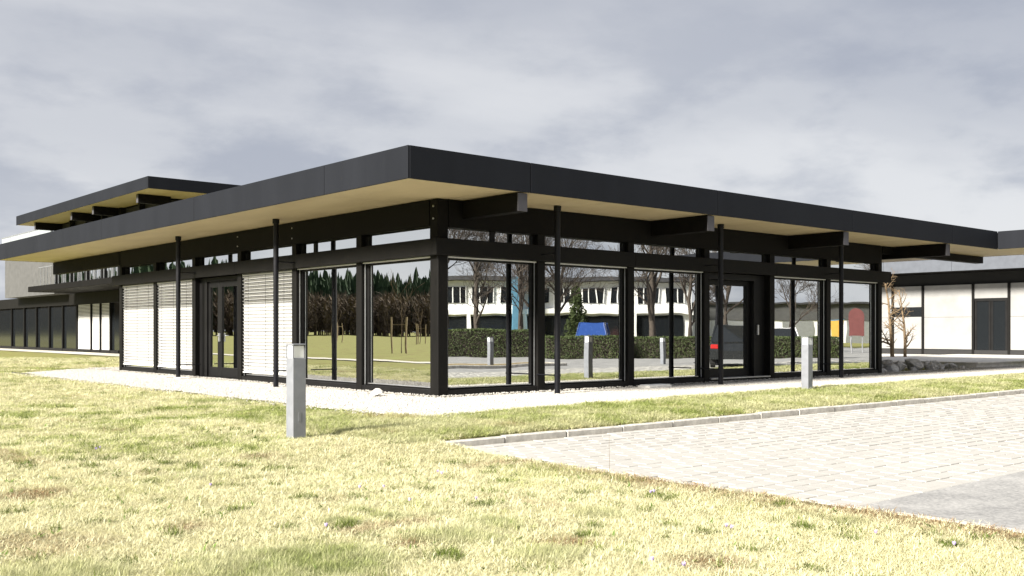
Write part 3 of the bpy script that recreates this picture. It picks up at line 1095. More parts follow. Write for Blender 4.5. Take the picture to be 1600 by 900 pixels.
for a, b in zip(wb[:-1], wb[1:]):
    box('post', 'timber_black', WG, WX - 0.06, WX + 0.09, b - 0.05, b + 0.05, 0.2, 3.26, 0.005)
    if abs(a - 4.15) < 0.01:
        d = box('glass_door', 'frame_black', WG, WX - 0.02, WX + 0.08, a + 0.06, b - 0.06, 2.5, 2.62)
        for u0, u1 in ((a + 0.07, (a + b) / 2 - 0.01), ((a + b) / 2 + 0.01, b - 0.07)):
            mm = MB().box(WX - 0.015, WX + 0.05, u0, u0 + 0.08, 0.22, 2.49).box(WX - 0.015, WX + 0.05, u1 - 0.08, u1, 0.22, 2.49)
            mm.box(WX - 0.015, WX + 0.05, u0 + 0.08, u1 - 0.08, 0.22, 0.40).build('door_leaf', 'frame_black', d)
            box('pane', 'car_glass', d, WX + 0.01, WX + 0.02, u0 + 0.07, u1 - 0.07, 0.41, 2.49)
        box('wall_panel', 'panel_white', WG, WX, WX + 0.09, a + 0.055, b - 0.055, 2.63, 3.25)
        continue
    if a > 7.5 and b < 9.5:
        box('wall_panel', 'panel_white', WG, WX, WX + 0.09, a + 0.055, b - 0.055, 2.30, 3.25, 0.006)
        box('wall_panel', 'panel_white', WG, WX, WX + 0.09, a + 0.055, b - 0.055, 0.42, 1.86, 0.006)
        box('strip_window', 'car_glass', WG, WX + 0.03, WX + 0.08, a + 0.055, b - 0.055, 1.87, 2.29)
    else:
        box('wall_panel', 'panel_white', WG, WX, WX + 0.09, a + 0.055, b - 0.055, 0.42, 1.83, 0.006)
        box('wall_panel', 'panel_white', WG, WX, WX + 0.09, a + 0.055, b - 0.055, 1.838, 3.25, 0.006)
box('roof', 'roof_felt', WG, 31.6, 45, -6.5, 24.5, 3.82, 4.32)
for k in range(10):
    box('fascia_panel', 'wing_fascia', WG, 31.5, 31.53, -6.5 + 3.1 * k + 0.004, -6.5 + 3.1 * (k + 1) - 0.004, 3.77, 4.37, 0.004)
box('soffit', 'beam_black', WG, 31.54, 33.2, -6.4, 24.4, 3.78, 3.815)
for (x, y) in ((25.2, -9.4), (19.3, -9.4)):
    c_ = thing('canopy_column', 'slender black steel column under the entrance canopy, %s' % ('far side' if x > 20 else 'near side'), 'column', (x, y, 0))
    if x > 20:
        c_.location.x = 20.9
    MB().tube([(0, 0, -0.1), (0, 0, ZS - 0.005)], 0.07, 16).build('shaft', 'pipe_black', c_)
    MB().box(-0.13, 0.13, -0.13, 0.13, 0.02, 0.045).build('base_plate', 'pipe_black', c_)

# slate boulders along the edge of the terrace


def rock_mesh(seed):
    import bmesh
    bm = bmesh.new()
    bmesh.ops.create_icosphere(bm, subdivisions=2, radius=0.5)
    rg = random.Random(seed)
    planes = [(Vector((rg.uniform(-1, 1), rg.uniform(-1, 1), rg.uniform(-1, 1))).normalized(), rg.uniform(0.20, 0.38)) for _ in range(12)]
    for v in bm.verts:
        for n_, d_ in planes:
            t_ = v.co.dot(n_)
            if t_ > d_:
                v.co -= n_ * (t_ - d_)
        v.co += Vector((rg.uniform(-1, 1), rg.uniform(-1, 1), rg.uniform(-1, 1))) * 0.035
    me_ = bpy.data.meshes.new('slate_rock')
    bm.to_mesh(me_)
    bm.free()
    me_.materials.append(MATS['slate'])
    return me_


rocks = [rock_mesh(s) for s in range(7)]
for k in range(62):
    u = random.random()
    x = 15.25 + 6.4 * u ** 1.2
    y = 0.1 + 2.15 * random.random() * (1 if x < 19.5 else 0.9 - 0.2 * (x - 19.5) / 2)
    s = random.uniform(0.24, 0.52) * (1.15 - 0.45 * u)
    if k < 5:
        x, y, s = (15.6, 16.3, 17.1, 18.0, 18.9)[k], (0.5, 0.35, 0.6, 0.5, 0.55)[k], (0.62, 0.6, 0.68, 0.7, 0.5)[k]
    o = link('slate_rock', rocks[k % 7], None, (x, y, 0.03 + s * 0.22 + 0.07 * (y > 1.0)))
    o.scale = (s * random.uniform(0.9, 1.4), s * random.uniform(0.8, 1.2), s * random.uniform(0.55, 0.8))
    o.rotation_euler = (random.uniform(-0.3, 0.3), random.uniform(-0.3, 0.3), random.uniform(0, 6.3))
    tag(o, 'grey slate rock heaped at the end of the shaded facade below the terrace', 'rock', 'slate rocks by the terrace')

# ------------------------------------------------------------------ bollard lamps


def bollard(x, y, label):
    e_ = thing('bollard_lamp', label, 'bollard', (x, y, float(ground_z(x, y))), 0, 'square metal bollard lamps')
    W = 0.080
    MB().box(-W, W, -W, W, -0.06, 0.90, 0.004).build('shaft', 'bollard_metal', e_)
    MB().box(-W - 0.03, W + 0.03, -W - 0.03, W + 0.03, -0.05, -0.012).build('base_plate', 'bollard_metal', e_)
    m = MB()
    for sx in (-1, 1):
        for sy in (-1, 1):
            m.box(sx * W - sx * 0.011, sx * W, sy * W - sy * 0.011, sy * W, 0.901, 1.045)
    m.build('lamp_cage', 'bollard_metal', e_)
    MB().box(-W - 0.002, W + 0.002, -W - 0.002, W + 0.002, 1.046, 1.062, 0.003).build('cap', 'bollard_metal', e_)
    MB().box(-W + 0.014, W - 0.014, -W + 0.014, W - 0.014, 0.902, 1.040, 0.004).build('diffuser', 'lamp_opal', e_)
    MB().box(-0.017, 0.017, -W - 0.003, -W - 0.0005, 0.20, 0.30, 0.001).build('service_hatch', 'bollard_metal', e_)
    return e_


bollard(-5.08, -4.20, 'square grey bollard lamp standing alone in the foreground lawn')
bollard(6.98, -2.92, 'square grey bollard lamp on the grass strip before the shaded windows')
bollard(12.7, -13.6, 'bollard lamp on the traffic island, mirrored in the first shaded window')
bollard(20.2, -11.9, 'bollard lamp before the hedge, mirrored in the third shaded window')

# small things on the gravel
o = link('white_stone', rock_mesh(21), None, (-0.62, 1.0, 0.10))
o.data.materials[0] = MATS['stone_white']
o.scale = (0.30, 0.24, 0.20)
tag(o, 'rounded white stone lying on gravel near the corner post', 'stone')
t_ = thing('light_shaft_cover', 'low white concrete block on gravel below the third shaded window', 'concrete block', (5.35, -0.36, 0))
MB().box(-0.36, 0.36, -0.16, 0.16, -0.02, 0.085, 0.012).build('block', 'stone_white', t_)
MB().box(-0.33, 0.33, -0.13, 0.13, 0.086, 0.102, 0.006).build('cover', 'plastic_white', t_)
for i, (x, y) in enumerate(((-0.55, 10.62), (-0.55, 9.76))):
    o = MB().box(-0.14, 0.14, -0.16, 0.16, -0.02, 0.075, 0.012).build('concrete_block', 'stone_white', None, loc=(x, y, 0))
    tag(o, 'small pale concrete block on gravel, %s side of the downpipe by the double door' % ('far' if i == 0 else 'near'), 'concrete block')
o = MB().box(0, 0.06, 0, 2.0, -0.05, 0.055, 0.006).build('gravel_edging_board', 'dark_wall', None, loc=(-2.66, 14.6, 0))
tag(o, 'thin dark edging board at the far corner of the gravel', 'edging')

# ------------------------------------------------------------------ bare trees


def branch_mesh(seed, height, r0, levels, spread, twig, nside=5, first=0.3, kids=(3, 5), blen=1.0):
    """tapered trunk with limbs that fork into twigs"""
    rg = random.Random(seed)
    trunk, crown = MB(), MB()

    def grow(p, d, length, r, lv, target):
        n = 4 if lv < 2 else 3
        pts, rad = [Vector(p)], [r]
        q = Vector(p)
        dd = Vector(d)
        for i in range(n):
            dd = (dd + Vector((rg.uniform(-1, 1), rg.uniform(-1, 1), rg.uniform(-0.4, 0.9))) * (0.10 if lv == 0 else 0.22)).normalized()
            q = q + dd * (length / n)
            pts.append(q.copy())
            rad.append(max(twig, r * (1 - 0.72 * (i + 1) / n)))
        target.tube(pts, rad, nside if lv < 2 else 3, cap=False)
        if lv >= levels:
            return
        k = rg.randint(*kids) + (3 if lv == 0 else 0)
        for j in range(k):
            f_ = (first + (1 - first) * (j + rg.random()) / k) if lv == 0 else rg.uniform(0.25, 1.0)
            x_ = f_ * n
            i0 = min(int(x_), n - 1)
            pp = pts[i0].lerp(pts[i0 + 1], x_ - i0)
            rr = rad[i0] + (rad[i0 + 1] - rad[i0]) * (x_ - i0)
            ax = (pts[i0 + 1] - pts[i0]).normalized()
            side = ax.orthogonal().normalized()
            side.rotate(Matrix.Rotation(rg.uniform(0, 6.283), 3, ax))
            nd = (ax * math.cos(spread * rg.uniform(0.7, 1.2)) + side * math.sin(spread * rg.uniform(0.7, 1.2)))
            nd.z += 0.12
            grow(pp, nd.normalized(), length * rg.uniform(0.45, 0.68) * blen * (1.0 - 0.35 * f_ if lv == 0 else 1), max(twig, rr * 0.62), lv + 1, crown)

    grow((0, 0, -0.1), (0, 0, 1), height, r0, 0, trunk)
    return trunk, crown


tree_lib = {}


def tree_meshes(key, bark, *a, **k):
    tr, cr = branch_mesh(*a, **k)
    o1, o2 = tr.build('trunk', bark, smooth=True), cr.build('crown', bark)
    tree_lib[key] = (o1.data, o2.data)
    bpy.data.objects.remove(o1)
    bpy.data.objects.remove(o2)


tree_meshes('slim1', 'bark_pale', 5, 3.0, 0.085, 2, 1.2, 0.004, first=0.06, kids=(9, 12), blen=0.55)
tree_meshes('slim2', 'bark_pale', 9, 2.8, 0.07, 2, 1.2, 0.004, first=0.10, kids=(8, 11), blen=0.5)
tree_meshes('big1', 'bark_dark', 3, 8.5, 0.26, 4, 0.75, 0.010, first=0.25, kids=(5, 7))
tree_meshes('big2', 'bark_dark', 14, 7.5, 0.22, 4, 0.80, 0.010, first=0.22, kids=(5, 7))
tree_meshes('young', 'bark', 8, 3.4, 0.035, 2, 0.6, 0.006, first=0.5, kids=(3, 5))


def tree(key, name, label, x, y, z=0.0, rz=0.0, s=1.0, group=None):
    e_ = thing(name, label, 'tree', (x, y, z), rz, group)
    e_.scale = (s, s, s)
    link('trunk', tree_lib[key][0], e_)
    link('crown', tree_lib[key][1], e_)
    return e_


tree('slim1', 'slender_tree', 'slender bare tree with pale trunk close beside the last post, before the white wall', 26.3, 5.75, 0.2, 0.4)
tree('slim2', 'slender_tree', 'thinner bare tree before the white wall, further from the pavilion post', 26.7, 5.45, 0.2, 2.0)

# --- what the windows mirror: car park side
for k, (x, y, rz, s, key, lab) in enumerate((
        (26.5, -34.5, 0.3, 1.0, 'big1', 'bare dark tree mirrored at the left of the first shaded window'),
        (33.0, -39.5, 1.9, 0.95, 'big2', 'bare dark tree mirrored at the right of the first shaded window'),
        (38.0, -37.0, 4.0, 0.85, 'big1', 'bare dark tree mirrored in the second shaded window'),
        (33.9, -24.4, 2.6, 1.05, 'big2', 'large bare tree behind the hedge, mirrored in the third shaded window'),
        (55.0, -35.0, 5.1, 0.85, 'big1', 'bare tree mirrored in the recessed entrance door'),
        (58.5, -31.5, 0.9, 0.8, 'big2', 'bare tree mirrored in the fifth shaded window'),
        (65.0, -27.5, 3.3, 0.85, 'big1', 'bare tree mirrored in the last shaded window'),
        (29.5, -31.0, 2.2, 0.9, 'big2', 'bare tree behind the tall hedge, mirrored mid-pane in the first shaded window'),
        (42.0, -43.5, 1.1, 0.95, 'big1', 'bare tree close to the white office, mirrored in the second shaded window'),
        (46.0, -31.5, 0.2, 0.9, 'big2', 'smaller bare tree farther off, mirrored in the third shaded window'))):
    tree(key, 'bare_tree', lab, x, y, -0.05, rz, s, 'bare trees around the car park')


def leafy(n, fn, size, rg):
    """n small leaf faces placed by fn"""
    m = MB()
    for _ in range(n):
        p = Vector(fn(rg))
        a = Vector((rg.uniform(-1, 1), rg.uniform(-1, 1), rg.uniform(-1, 1))).normalized()
        b = a.orthogonal().normalized()
        s = size * rg.uniform(0.6, 1.3)
        m.add([p - a * s, p + b * s * 0.6, p + a * s, p - b * s * 0.6], [(0, 1, 2, 3)])
    return m


def hedge(x0, y0, x1, y1, h, w, lab):
    L_ = math.hypot(x1 - x0, y1 - y0)
    rg = random.Random(int(x0 * 10))
    e_ = thing('hedge', lab, 'hedge', (x0, y0, LOT_Z), math.atan2(y1 - y0, x1 - x0), 'clipped hedges around the car park')
    MB().box(0.06, L_ - 0.06, -w / 2 + 0.07, w / 2 - 0.07, 0, h - 0.06).build('branches', 'bark_dark', e_)

    def fn(r_):
        f_ = r_.random()
        if f_ < 0.35:
            return (r_.uniform(0, L_), r_.uniform(-w / 2, w / 2), h + r_.gauss(0, 0.025))
        if f_ < 0.9:
            return (r_.uniform(0, L_), r_.choice((-1, 1)) * w / 2 + r_.gauss(0, 0.03), r_.uniform(0.02, h))
        return (r_.choice((0, L_)) + r_.gauss(0, 0.03), r_.uniform(-w / 2, w / 2), r_.uniform(0.02, h))
    leafy(int(2600 * L_), fn, 0.034, rg).build('leaves', 'hedge_green', e_)


hedge(19.5, -26.8, 24.2, -24.2, 1.35, 1.0, 'tall clipped hedge mirrored in the first shaded window')
hedge(21.6, -20.3, 24.5, -18.0, 1.05, 0.9, 'low clipped hedge mirrored in the second shaded window')
hedge(25.0, -18.4, 28.8, -15.3, 1.0, 0.9, 'low clipped hedge mirrored in the third shaded window')
hedge(30.0, -14.8, 33.4, -12.2, 1.0, 0.9, 'low clipped hedge mirrored in the fifth shaded window')
e_ = thing('conifer', 'narrow green conifer mirrored in the second shaded window', 'tree', (42.4, -39.4, -0.05))
MB().tube([(0, 0, 0), (0, 0, 4.4)], [0.12, 0.02], 6).build('trunk', 'bark_dark', e_)


def cf(r_):
    z = 0.2 + 4.7 * r_.random() ** 1.3
    a = r_.uniform(0, 6.283)
    rr = (0.9 + 0.25 * math.sin(3 * a + z * 2.1)) * (1 - z / 5.0) ** 0.55 * r_.uniform(0.45, 1.1)
    return (rr * math.cos(a), rr * math.sin(a), z)


leafy(3500, cf, 0.10, random.Random(4)).build('crown', 'hedge_green', e_)

# traffic island
isl = MB().box(9.0, 15.6, -14.5, -12.9, LOT_Z - 0.1, LOT_Z + 0.10, 0.04).build('traffic_island', 'island_soil')
tag(isl, kind='structure')
m = MB()
m.box(8.87, 15.73, -14.63, -14.503, LOT_Z - 0.1, LOT_Z + 0.11, 0.015).box(8.87, 15.73, -12.897, -12.77, LOT_Z - 0.1, LOT_Z + 0.11, 0.015)
m.box(8.87, 8.997, -14.502, -12.898, LOT_Z - 0.1, LOT_Z + 0.11, 0.015).box(15.603, 15.73, -14.502, -12.898, LOT_Z - 0.1, LOT_Z + 0.11, 0.015)
m.build('island_kerb', 'kerb_concrete', isl)

# cars


def car(paint, lab, x, y, rz, L_=4.3, H=1.46, van=False):
    e_ = thing('parked_car', lab, 'car', (x, y, LOT_Z), rz, 'cars parked around the car park')
    W = 0.87
    lo = [(-L_ / 2, 0.42), (-L_ / 2 + 0.04, 0.62), (-L_ / 2 + 0.25, 0.72), (-L_ / 2 + 1.15, 0.84), (L_ / 2 - 0.55, 0.92), (L_ / 2 - 0.08, 0.86), (L_ / 2, 0.60), (L_ / 2 - 0.04, 0.30),
          (-L_ / 2 + 0.10, 0.24)]
    m = MB()
    n = len(lo)
    v = []
    for (yy_, k) in ((-W, 0.93), (-W * 0.985, 1.0), (0, 1.02), (W * 0.985, 1.0), (W, 0.93)):
        v += [(a * (k if abs(yy_) > 0.1 else 1.0), yy_ * (0.96 if b > 0.8 else 1), b) for a, b in lo]
    f = []
    for s in range(4):
        for i in range(n):
            f.append((s * n + i, s * n + (i + 1) % n, (s + 1) * n + (i + 1) % n, (s + 1) * n + i))
    f += [tuple(range(n)), tuple(4 * n + i for i in range(n))]
    m.add(v, f)
    m.build('body', paint, e_, smooth=False)
    rear = L_ / 2 - (0.12 if van else 0.55)
    cab = [(-L_ / 2 + 1.15, 0.83), (-L_ / 2 + 1.85, H - 0.04), (-L_ / 2 + 2.3, H), (rear - 0.45, H - 0.02), (rear, 0.90)]
    g = MB()
    nn = len(cab)
    g.add([(a, s * W * (0.93 if b < 1 else 0.76), b) for s in (-1, 1) for a, b in cab],
          [tuple(range(nn)), tuple(nn + i for i in range(nn))] + [(i, (i + 1) % nn, nn + (i + 1) % nn, nn + i) for i in range(nn)])
    g.build('greenhouse', paint if van else 'car_glass', e_)
    r_ = MB()
    r_.add([(cab[1][0] + 0.02, s * W * 0.77, cab[1][1] + 0.008) for s in (-1, 1)] + [(cab[2][0], s * W * 0.77, H + 0.015) for s in (-1, 1)] + [(cab[3][0], s * W * 0.77, H + 0.002) for s in (-1, 1)] +
           [(cab[1][0] + 0.02, s * W * 0.77, cab[1][1] - 0.03) for s in (-1, 1)] + [(cab[2][0], s * W * 0.77, H - 0.03) for s in (-1, 1)] + [(cab[3][0], s * W * 0.77, H - 0.04) for s in (-1, 1)],
           [(0, 1, 3, 2), (2, 3, 5, 4), (6, 8, 9, 7), (8, 10, 11, 9), (0, 2, 8, 6), (2, 4, 10, 8), (1, 7, 9, 3), (3, 9, 11, 5), (0, 6, 7, 1), (4, 5, 11, 10)])
    r_.build('roof', paint, e_)
    for s in (-1, 1):
        for i_ in (1, 3):
            MB().tube([(cab[0 if i_ == 1 else 4][0], s * W * 0.935, 0.86), (cab[i_][0], s * W * 0.775, H - 0.02)], 0.035, 6).build('pillar', paint, e_)
        MB().tube([(0.15, s * W * 0.935, 0.86), (0.2, s * W * 0.775, H - 0.02)], 0.03, 6).build('pillar', paint, e_)
        for x_ in (-L_ / 2 + 0.82, L_ / 2 - 0.80):
            w_ = MB().tube([(x_, s * (W - 0.17), 0.31), (x_, s * (W + 0.01), 0.31)], 0.31, 20).build('wheel', 'rubber', e_)
            MB().tube([(x_, s * (W + 0.011), 0.31), (x_, s * (W + 0.02), 0.31)], 0.20, 14).build('rim', 'alu', w_)
        MB().box(-L_ / 2 - 0.005, -L_ / 2 + 0.16, s * 0.52, s * 0.80, 0.58, 0.70, 0.02).build('headlight', 'lamp_clear', e_)
        MB().box(L_ / 2 - 0.12, L_ / 2 + 0.005, s * 0.58, s * 0.82, 0.66, 0.82, 0.02).build('tail_light', 'lamp_red', e_)
    return e_


car('car_black', 'black car parked by the kerb, mirrored in the recessed entrance door', 20.4, -8.2, R(143), 4.4, 1.5)
car('car_navy', 'dark blue car mirrored at the left edge of the first shaded window', 22.6, -31.0, R(20))
car('car_black', 'black car half behind the downpipe, mirrored in the first shaded window', 34.5, -37.0, R(-30))
car('car_blue', 'bright blue car behind the low hedge, mirrored in the second shaded window', 28.6, -24.0, R(140), 4.5, 1.75, True)
car('car_red', 'red car mirrored behind the black one in the entrance door', 50.0, -29.5, R(150), 4.2, 1.5, True)
car('car_white', 'white car behind the hedge, mirrored in the fifth shaded window', 37.2, -18.0, R(140), 4.3, 1.5)

# white office and grey shed across the car park
def swing(e, px_, py_, ang):
    """turn a building about one point of its plan"""
    c_, s_ = math.cos(ang), math.sin(ang)
    e.rotation_euler = (0, 0, ang)
    e.location = (px_ - (c_ * px_ - s_ * py_), py_ - (s_ * px_ + c_ * py_), 0)


OF = thing('white_office_block', 'white two storey office block mirrored in the first two shaded windows', 'building', (0, 0, 0))
swing(OF, 52.0, -56.0, R(36))
OY = -56.0
box('wall', 'office_white', OF, 36, 68, OY - 12, OY - 0.3, -0.1, 5.9)
box('roof', 'office_dark', OF, 35.4, 68.6, OY - 12.6, OY + 0.5, 5.95, 6.35)
box('floor_band', 'office_white', OF, 36, 68, OY - 0.29, OY + 0.25, 2.9, 3.35, 0.01)
box('ground_floor_glass', 'car_glass', OF, 37, 67, OY - 0.29, OY - 0.2, 0.6, 2.7)
for k in range(12):
    x = 36.7 + 2.6 * k
    w = box('window', 'car_glass', OF, x, x + 2.0, OY - 0.29, OY - 0.22, 3.9, 5.3)
    for q in range(4):
        box('window_bar', 'office_white', w, x - 0.04 + q * 0.667, x + 0.04 + q * 0.667, OY - 0.215, OY - 0.15, 3.9, 5.3)
    if k % 2 == 0:
        box('column', 'office_white', OF, x - 0.5, x - 0.15, OY - 0.1, OY + 0.24, -0.1, 2.895, 0.01)
for x in (50.6, 52.3):
    box('blue_pillar', 'pillar_blue', OF, x, x + 0.7, OY + 0.26, OY + 0.9, -0.1, 6.3, 0.02)
SH = thing('grey_storage_shed', 'long low grey and white shed mirrored in the last shaded windows', 'building', (0, 0, 0))
swing(SH, 82.0, -50.0, R(33))
box('lower_wall', 'office_white', SH, 74, 140, -64, -50, -0.1, 2.4)
box('upper_wall', 'shed_grey', SH, 73.9, 140.1, -64.1, -49.9, 2.41, 4.2)
box('roof', 'office_dark', SH, 73.5, 140.5, -64.5, -49.5, 4.21, 4.4)
for k in range(8):
    box('gate', 'alu', SH, 76 + 7.5 * k, 79.5 + 7.5 * k, -49.99, -49.93, -0.1, 2.3)

# coloured boards mirrored in the last window
e_ = thing('round_top_board', 'red board with rounded top mirrored in the last shaded window', 'board', (44.3, -17.5, -0.05), R(64))
prof = [(-0.42, 1.0), (0.42, 1.0)] + [(0.42 * math.cos(a), 2.2 + 0.42 * math.sin(a)) for a in np.linspace(0, math.pi, 17)]
n = len(prof)
MB().add([(a, s, b) for s in (-0.04, 0.04) for a, b in prof], [tuple(range(n)), tuple(n + i for i in range(n))] + [(i, (i + 1) % n, n + (i + 1) % n, n + i) for i in range(n)]).build('board', 'sign_red', e_)
for s in (-0.3, 0.3):
    MB().tube([(s, -0.08, 0), (s, -0.08, 2.1)], 0.035, 8).build('leg', 'alu', e_)
e_ = thing('yellow_notice_board', 'small yellow notice board beside the red one, mirrored in the last shaded window', 'board', (43.5, -18.3, -0.05), R(64))
MB().box(-0.36, 0.36, -0.03, 0.03, 0.95, 1.90, 0.01).build('board', 'box_yellow', e_)
MB().box(-0.39, 0.39, -0.035, 0.035, 1.905, 1.95, 0.01).build('top_rail', 'pillar_blue', e_)
for s in (-0.28, 0.28):
    MB().tube([(s, -0.06, 0), (s, -0.06, 1.85)], 0.03, 8).build('leg', 'alu', e_)

# --- what the sunlit facade mirrors: staked saplings and the edge of a wood
SAP = [(-20.9, 31.8), (-47.0, 66.6), (-43.9, 77.0)]
for k, (x, y) in enumerate(SAP):
    lab = ('young staked tree on the lawn mirrored in the sunlit window next to the corner post', 'distant staked tree mirrored right at the edge of the corner post',
           'distant staked tree mirrored in the sunlit window behind the near bollard')[k]
    e_ = tree('young', 'staked_sapling', lab, x, y, 0, k * 1.3, 1.0, 'staked young trees on the lawn')
    for (sx, sy) in ((0.45, 0.3), (-0.5, 0.25), (0.0, -0.5)):
        MB().tube([(sx, sy, -0.1), (sx, sy, 2.0)], 0.05, 8).build('stake', 'stake_wood', e_)
    MB().tube([(0.45, 0.3, 1.6), (-0.5, 0.25, 1.6), (0, -0.5, 1.6), (0.45, 0.3, 1.6)], 0.010, 6).build('tie', 'stake_wood', e_)

wc = Vector((-128, 228, 0))
wd = Vector((0.5, -0.866, 0)).normalized()
wp = Vector((0.866, 0.5, 0))
m = MB()
rg = random.Random(31)
for k in range(3200):
    t = rg.uniform(-150, 150)
    p = wc + wp * t - wd * rg.uniform(14, 46)
    H = 18.0 + 1.5 * math.sin(t * 0.05) + 1.2 * math.sin(t * 0.31) + rg.gauss(0, 1.6)
    r0 = rg.uniform(1.7, 2.7)
    tiers = 8
    for q in range(tiers):
        z0 = H * (0.12 + 0.86 * q / tiers)
        z1 = min(H, z0 + H * 0.20)
        rr = r0 * (1 - q / tiers) ** 0.7 + 0.1
        sp = 5
        a0 = rg.uniform(0, 6.28)
        base = []
        for j in range(sp * 2):
            a = a0 + math.pi * j / sp
            u = rr * (rg.uniform(0.85, 1.15) if j % 2 == 0 else 0.5)
            base.append((p.x + u * math.cos(a), p.y + u * math.sin(a), z0 - (0.5 if j % 2 == 0 else 0) * rg.random()))
        m.add(base + [(p.x, p.y, z1)], [(j, (j + 1) % (2 * sp), 2 * sp) for j in range(2 * sp)])
wood = m.build('spruce_wood', 'spruce')
tag(wood, 'dark spruce wood beyond the lawn, mirrored in the sunlit windows', 'wood', kind='stuff')
m = MB()
for k in range(1500):
    t = rg.uniform(-150, 150)
    p = wc + wp * t + wd * rg.uniform(-12, 12)
    H = rg.uniform(11, 14.5)
    m.tube([(p.x, p.y, 0), (p.x, p.y, H * 0.9)], [0.16, 0.03], 4, cap=False)
    for q in range(46):
        z = H * rg.uniform(0.05, 0.78)
        a = rg.uniform(0, 6.28)
        l_ = rg.uniform(1.0, 2.8)
        d = Vector((math.cos(a), math.sin(a), rg.uniform(0.4, 1.4))).normalized() * l_
        b = Vector((p.x + rg.gauss(0, 0.5), p.y + rg.gauss(0, 0.5), z))
        s = Vector((-math.sin(a), math.cos(a), 0)) * rg.uniform(0.10, 0.26)
        m.add([b - s, b + s, b + d], [(0, 1, 2)])
wood2 = m.build('bare_thicket', 'brown_wood')
tag(wood2, 'belt of brown leafless trees before the spruces, mirrored in the sunlit windows', 'wood', kind='stuff')

# ------------------------------------------------------------------ grass, gravel, flowers


def scatter(name, mat_name, variants, pts, rot, scl, tint, idx, label, cat, tilt=None):
    lib = bpy.data.collections.new(name + '_library')
    for k, mb in enumerate(variants):
        o = mb.build('%s_source_%02d' % (name, k), mat_name)
        COL.objects.unlink(o)
        lib.objects.link(o)
    me = bpy.data.meshes.new(name)
    me.from_pydata(pts.tolist(), [], [])
    A = me.attributes
    a = A.new('rot', 'FLOAT_VECTOR', 'POINT')
    a.data.foreach_set('vector', rot.astype(np.float32).ravel())
    a = A.new('scl', 'FLOAT_VECTOR', 'POINT')
    a.data.foreach_set('vector', scl.astype(np.float32).ravel())
    a = A.new('idx', 'INT', 'POINT')
    a.data.foreach_set('value', idx.astype(np.int32))
    a = A.new('tint', 'FLOAT_COLOR', 'POINT')
    a.data.foreach_set('color', np.concatenate([tint, np.ones((len(tint), 1))], 1).astype(np.float32).ravel())
    me.materials.append(MATS[mat_name])
    ob = link(name, me)
    ng = bpy.data.node_groups.new(name + '_scatter', 'GeometryNodeTree')
    ng.interface.new_socket('Geometry', in_out='INPUT', socket_type='NodeSocketGeometry')
    ng.interface.new_socket('Geometry', in_out='OUTPUT', socket_type='NodeSocketGeometry')
    gi, go = ng.nodes.new('NodeGroupInput'), ng.nodes.new('NodeGroupOutput')
    ip = ng.nodes.new('GeometryNodeInstanceOnPoints')
    ci = ng.nodes.new('GeometryNodeCollectionInfo')
    ci.inputs['Collection'].default_value = lib
    ci.inputs['Separate Children'].default_value = True
    ci.inputs['Reset Children'].default_value = True
    ip.inputs['Pick Instance'].default_value = True

    def na(nm, typ):
        q = ng.nodes.new('GeometryNodeInputNamedAttribute')
        q.data_type = typ
        q.inputs['Name'].default_value = nm
        return q.outputs['Attribute']
    ng.links.new(gi.outputs[0], ip.inputs['Points'])
    ng.links.new(ci.outputs[0], ip.inputs['Instance'])
    ng.links.new(na('idx', 'INT'), ip.inputs['Instance Index'])
    er = ng.nodes.new('FunctionNodeEulerToRotation')
    ng.links.new(na('rot', 'FLOAT_VECTOR'), er.inputs[0])
    ng.links.new(er.outputs[0], ip.inputs['Rotation'])
    ng.links.new(na('scl', 'FLOAT_VECTOR'), ip.inputs['Scale'])
    ng.links.new(ip.outputs[0], go.inputs[0])
    md = ob.modifiers.new('scatter', 'NODES')
    md.node_group = ng
    tag(ob, label, cat, kind='stuff')
    return ob


def tuft(seed, n, h, rad, lean, w):
    rg = random.Random(seed)
    m = MB()
    for _ in range(n):
        a, r_ = rg.uniform(0, 6.283), rad * math.sqrt(rg.random())
        p = Vector((r_ * math.cos(a), r_ * math.sin(a), -0.005))
        b = rg.uniform(0, 6.283)
        d = Vector((math.cos(b), math.sin(b), 0))
        s = Vector((-math.sin(b), math.cos(b), 0)) * w * rg.uniform(0.6, 1.2) / 2
        H = h * rg.uniform(0.5, 1.2)
        ln = lean * rg.uniform(0.4, 1.4)
        q = p + d * math.sin(ln * 0.5) * H * 0.5 + Vector((0, 0, math.cos(ln * 0.5) * H * 0.5))
        e2 = q + d * math.sin(min(ln * 1.35, 1.9)) * H * 0.6 + Vector((0, 0, math.cos(min(ln * 1.35, 1.9)) * H * 0.6))
        m.add([p - s, p + s, q + s * 0.8, q - s * 0.8, e2], [(0, 1, 2, 3), (3, 2, 4)])
    return m


variants = [tuft(1, 16, 0.045, 0.07, 1.15, 0.0045), tuft(2, 16, 0.05, 0.07, 1.25, 0.0045), tuft(3, 15, 0.055, 0.06, 0.8, 0.004), tuft(4, 15, 0.06, 0.06, 0.7, 0.004),
            tuft(5, 30, 0.085, 0.055, 0.55, 0.0045), tuft(6, 32, 0.10, 0.06, 0.65, 0.0045), tuft(7, 26, 0.14, 0.08, 0.75, 0.006), tuft(8, 26, 0.12, 0.09, 0.95, 0.006),
            tuft(9, 11, 0.075, 0.008, 1.35, 0.022), tuft(10, 3, 0.05, 0.02, 1.5, 0.034)]

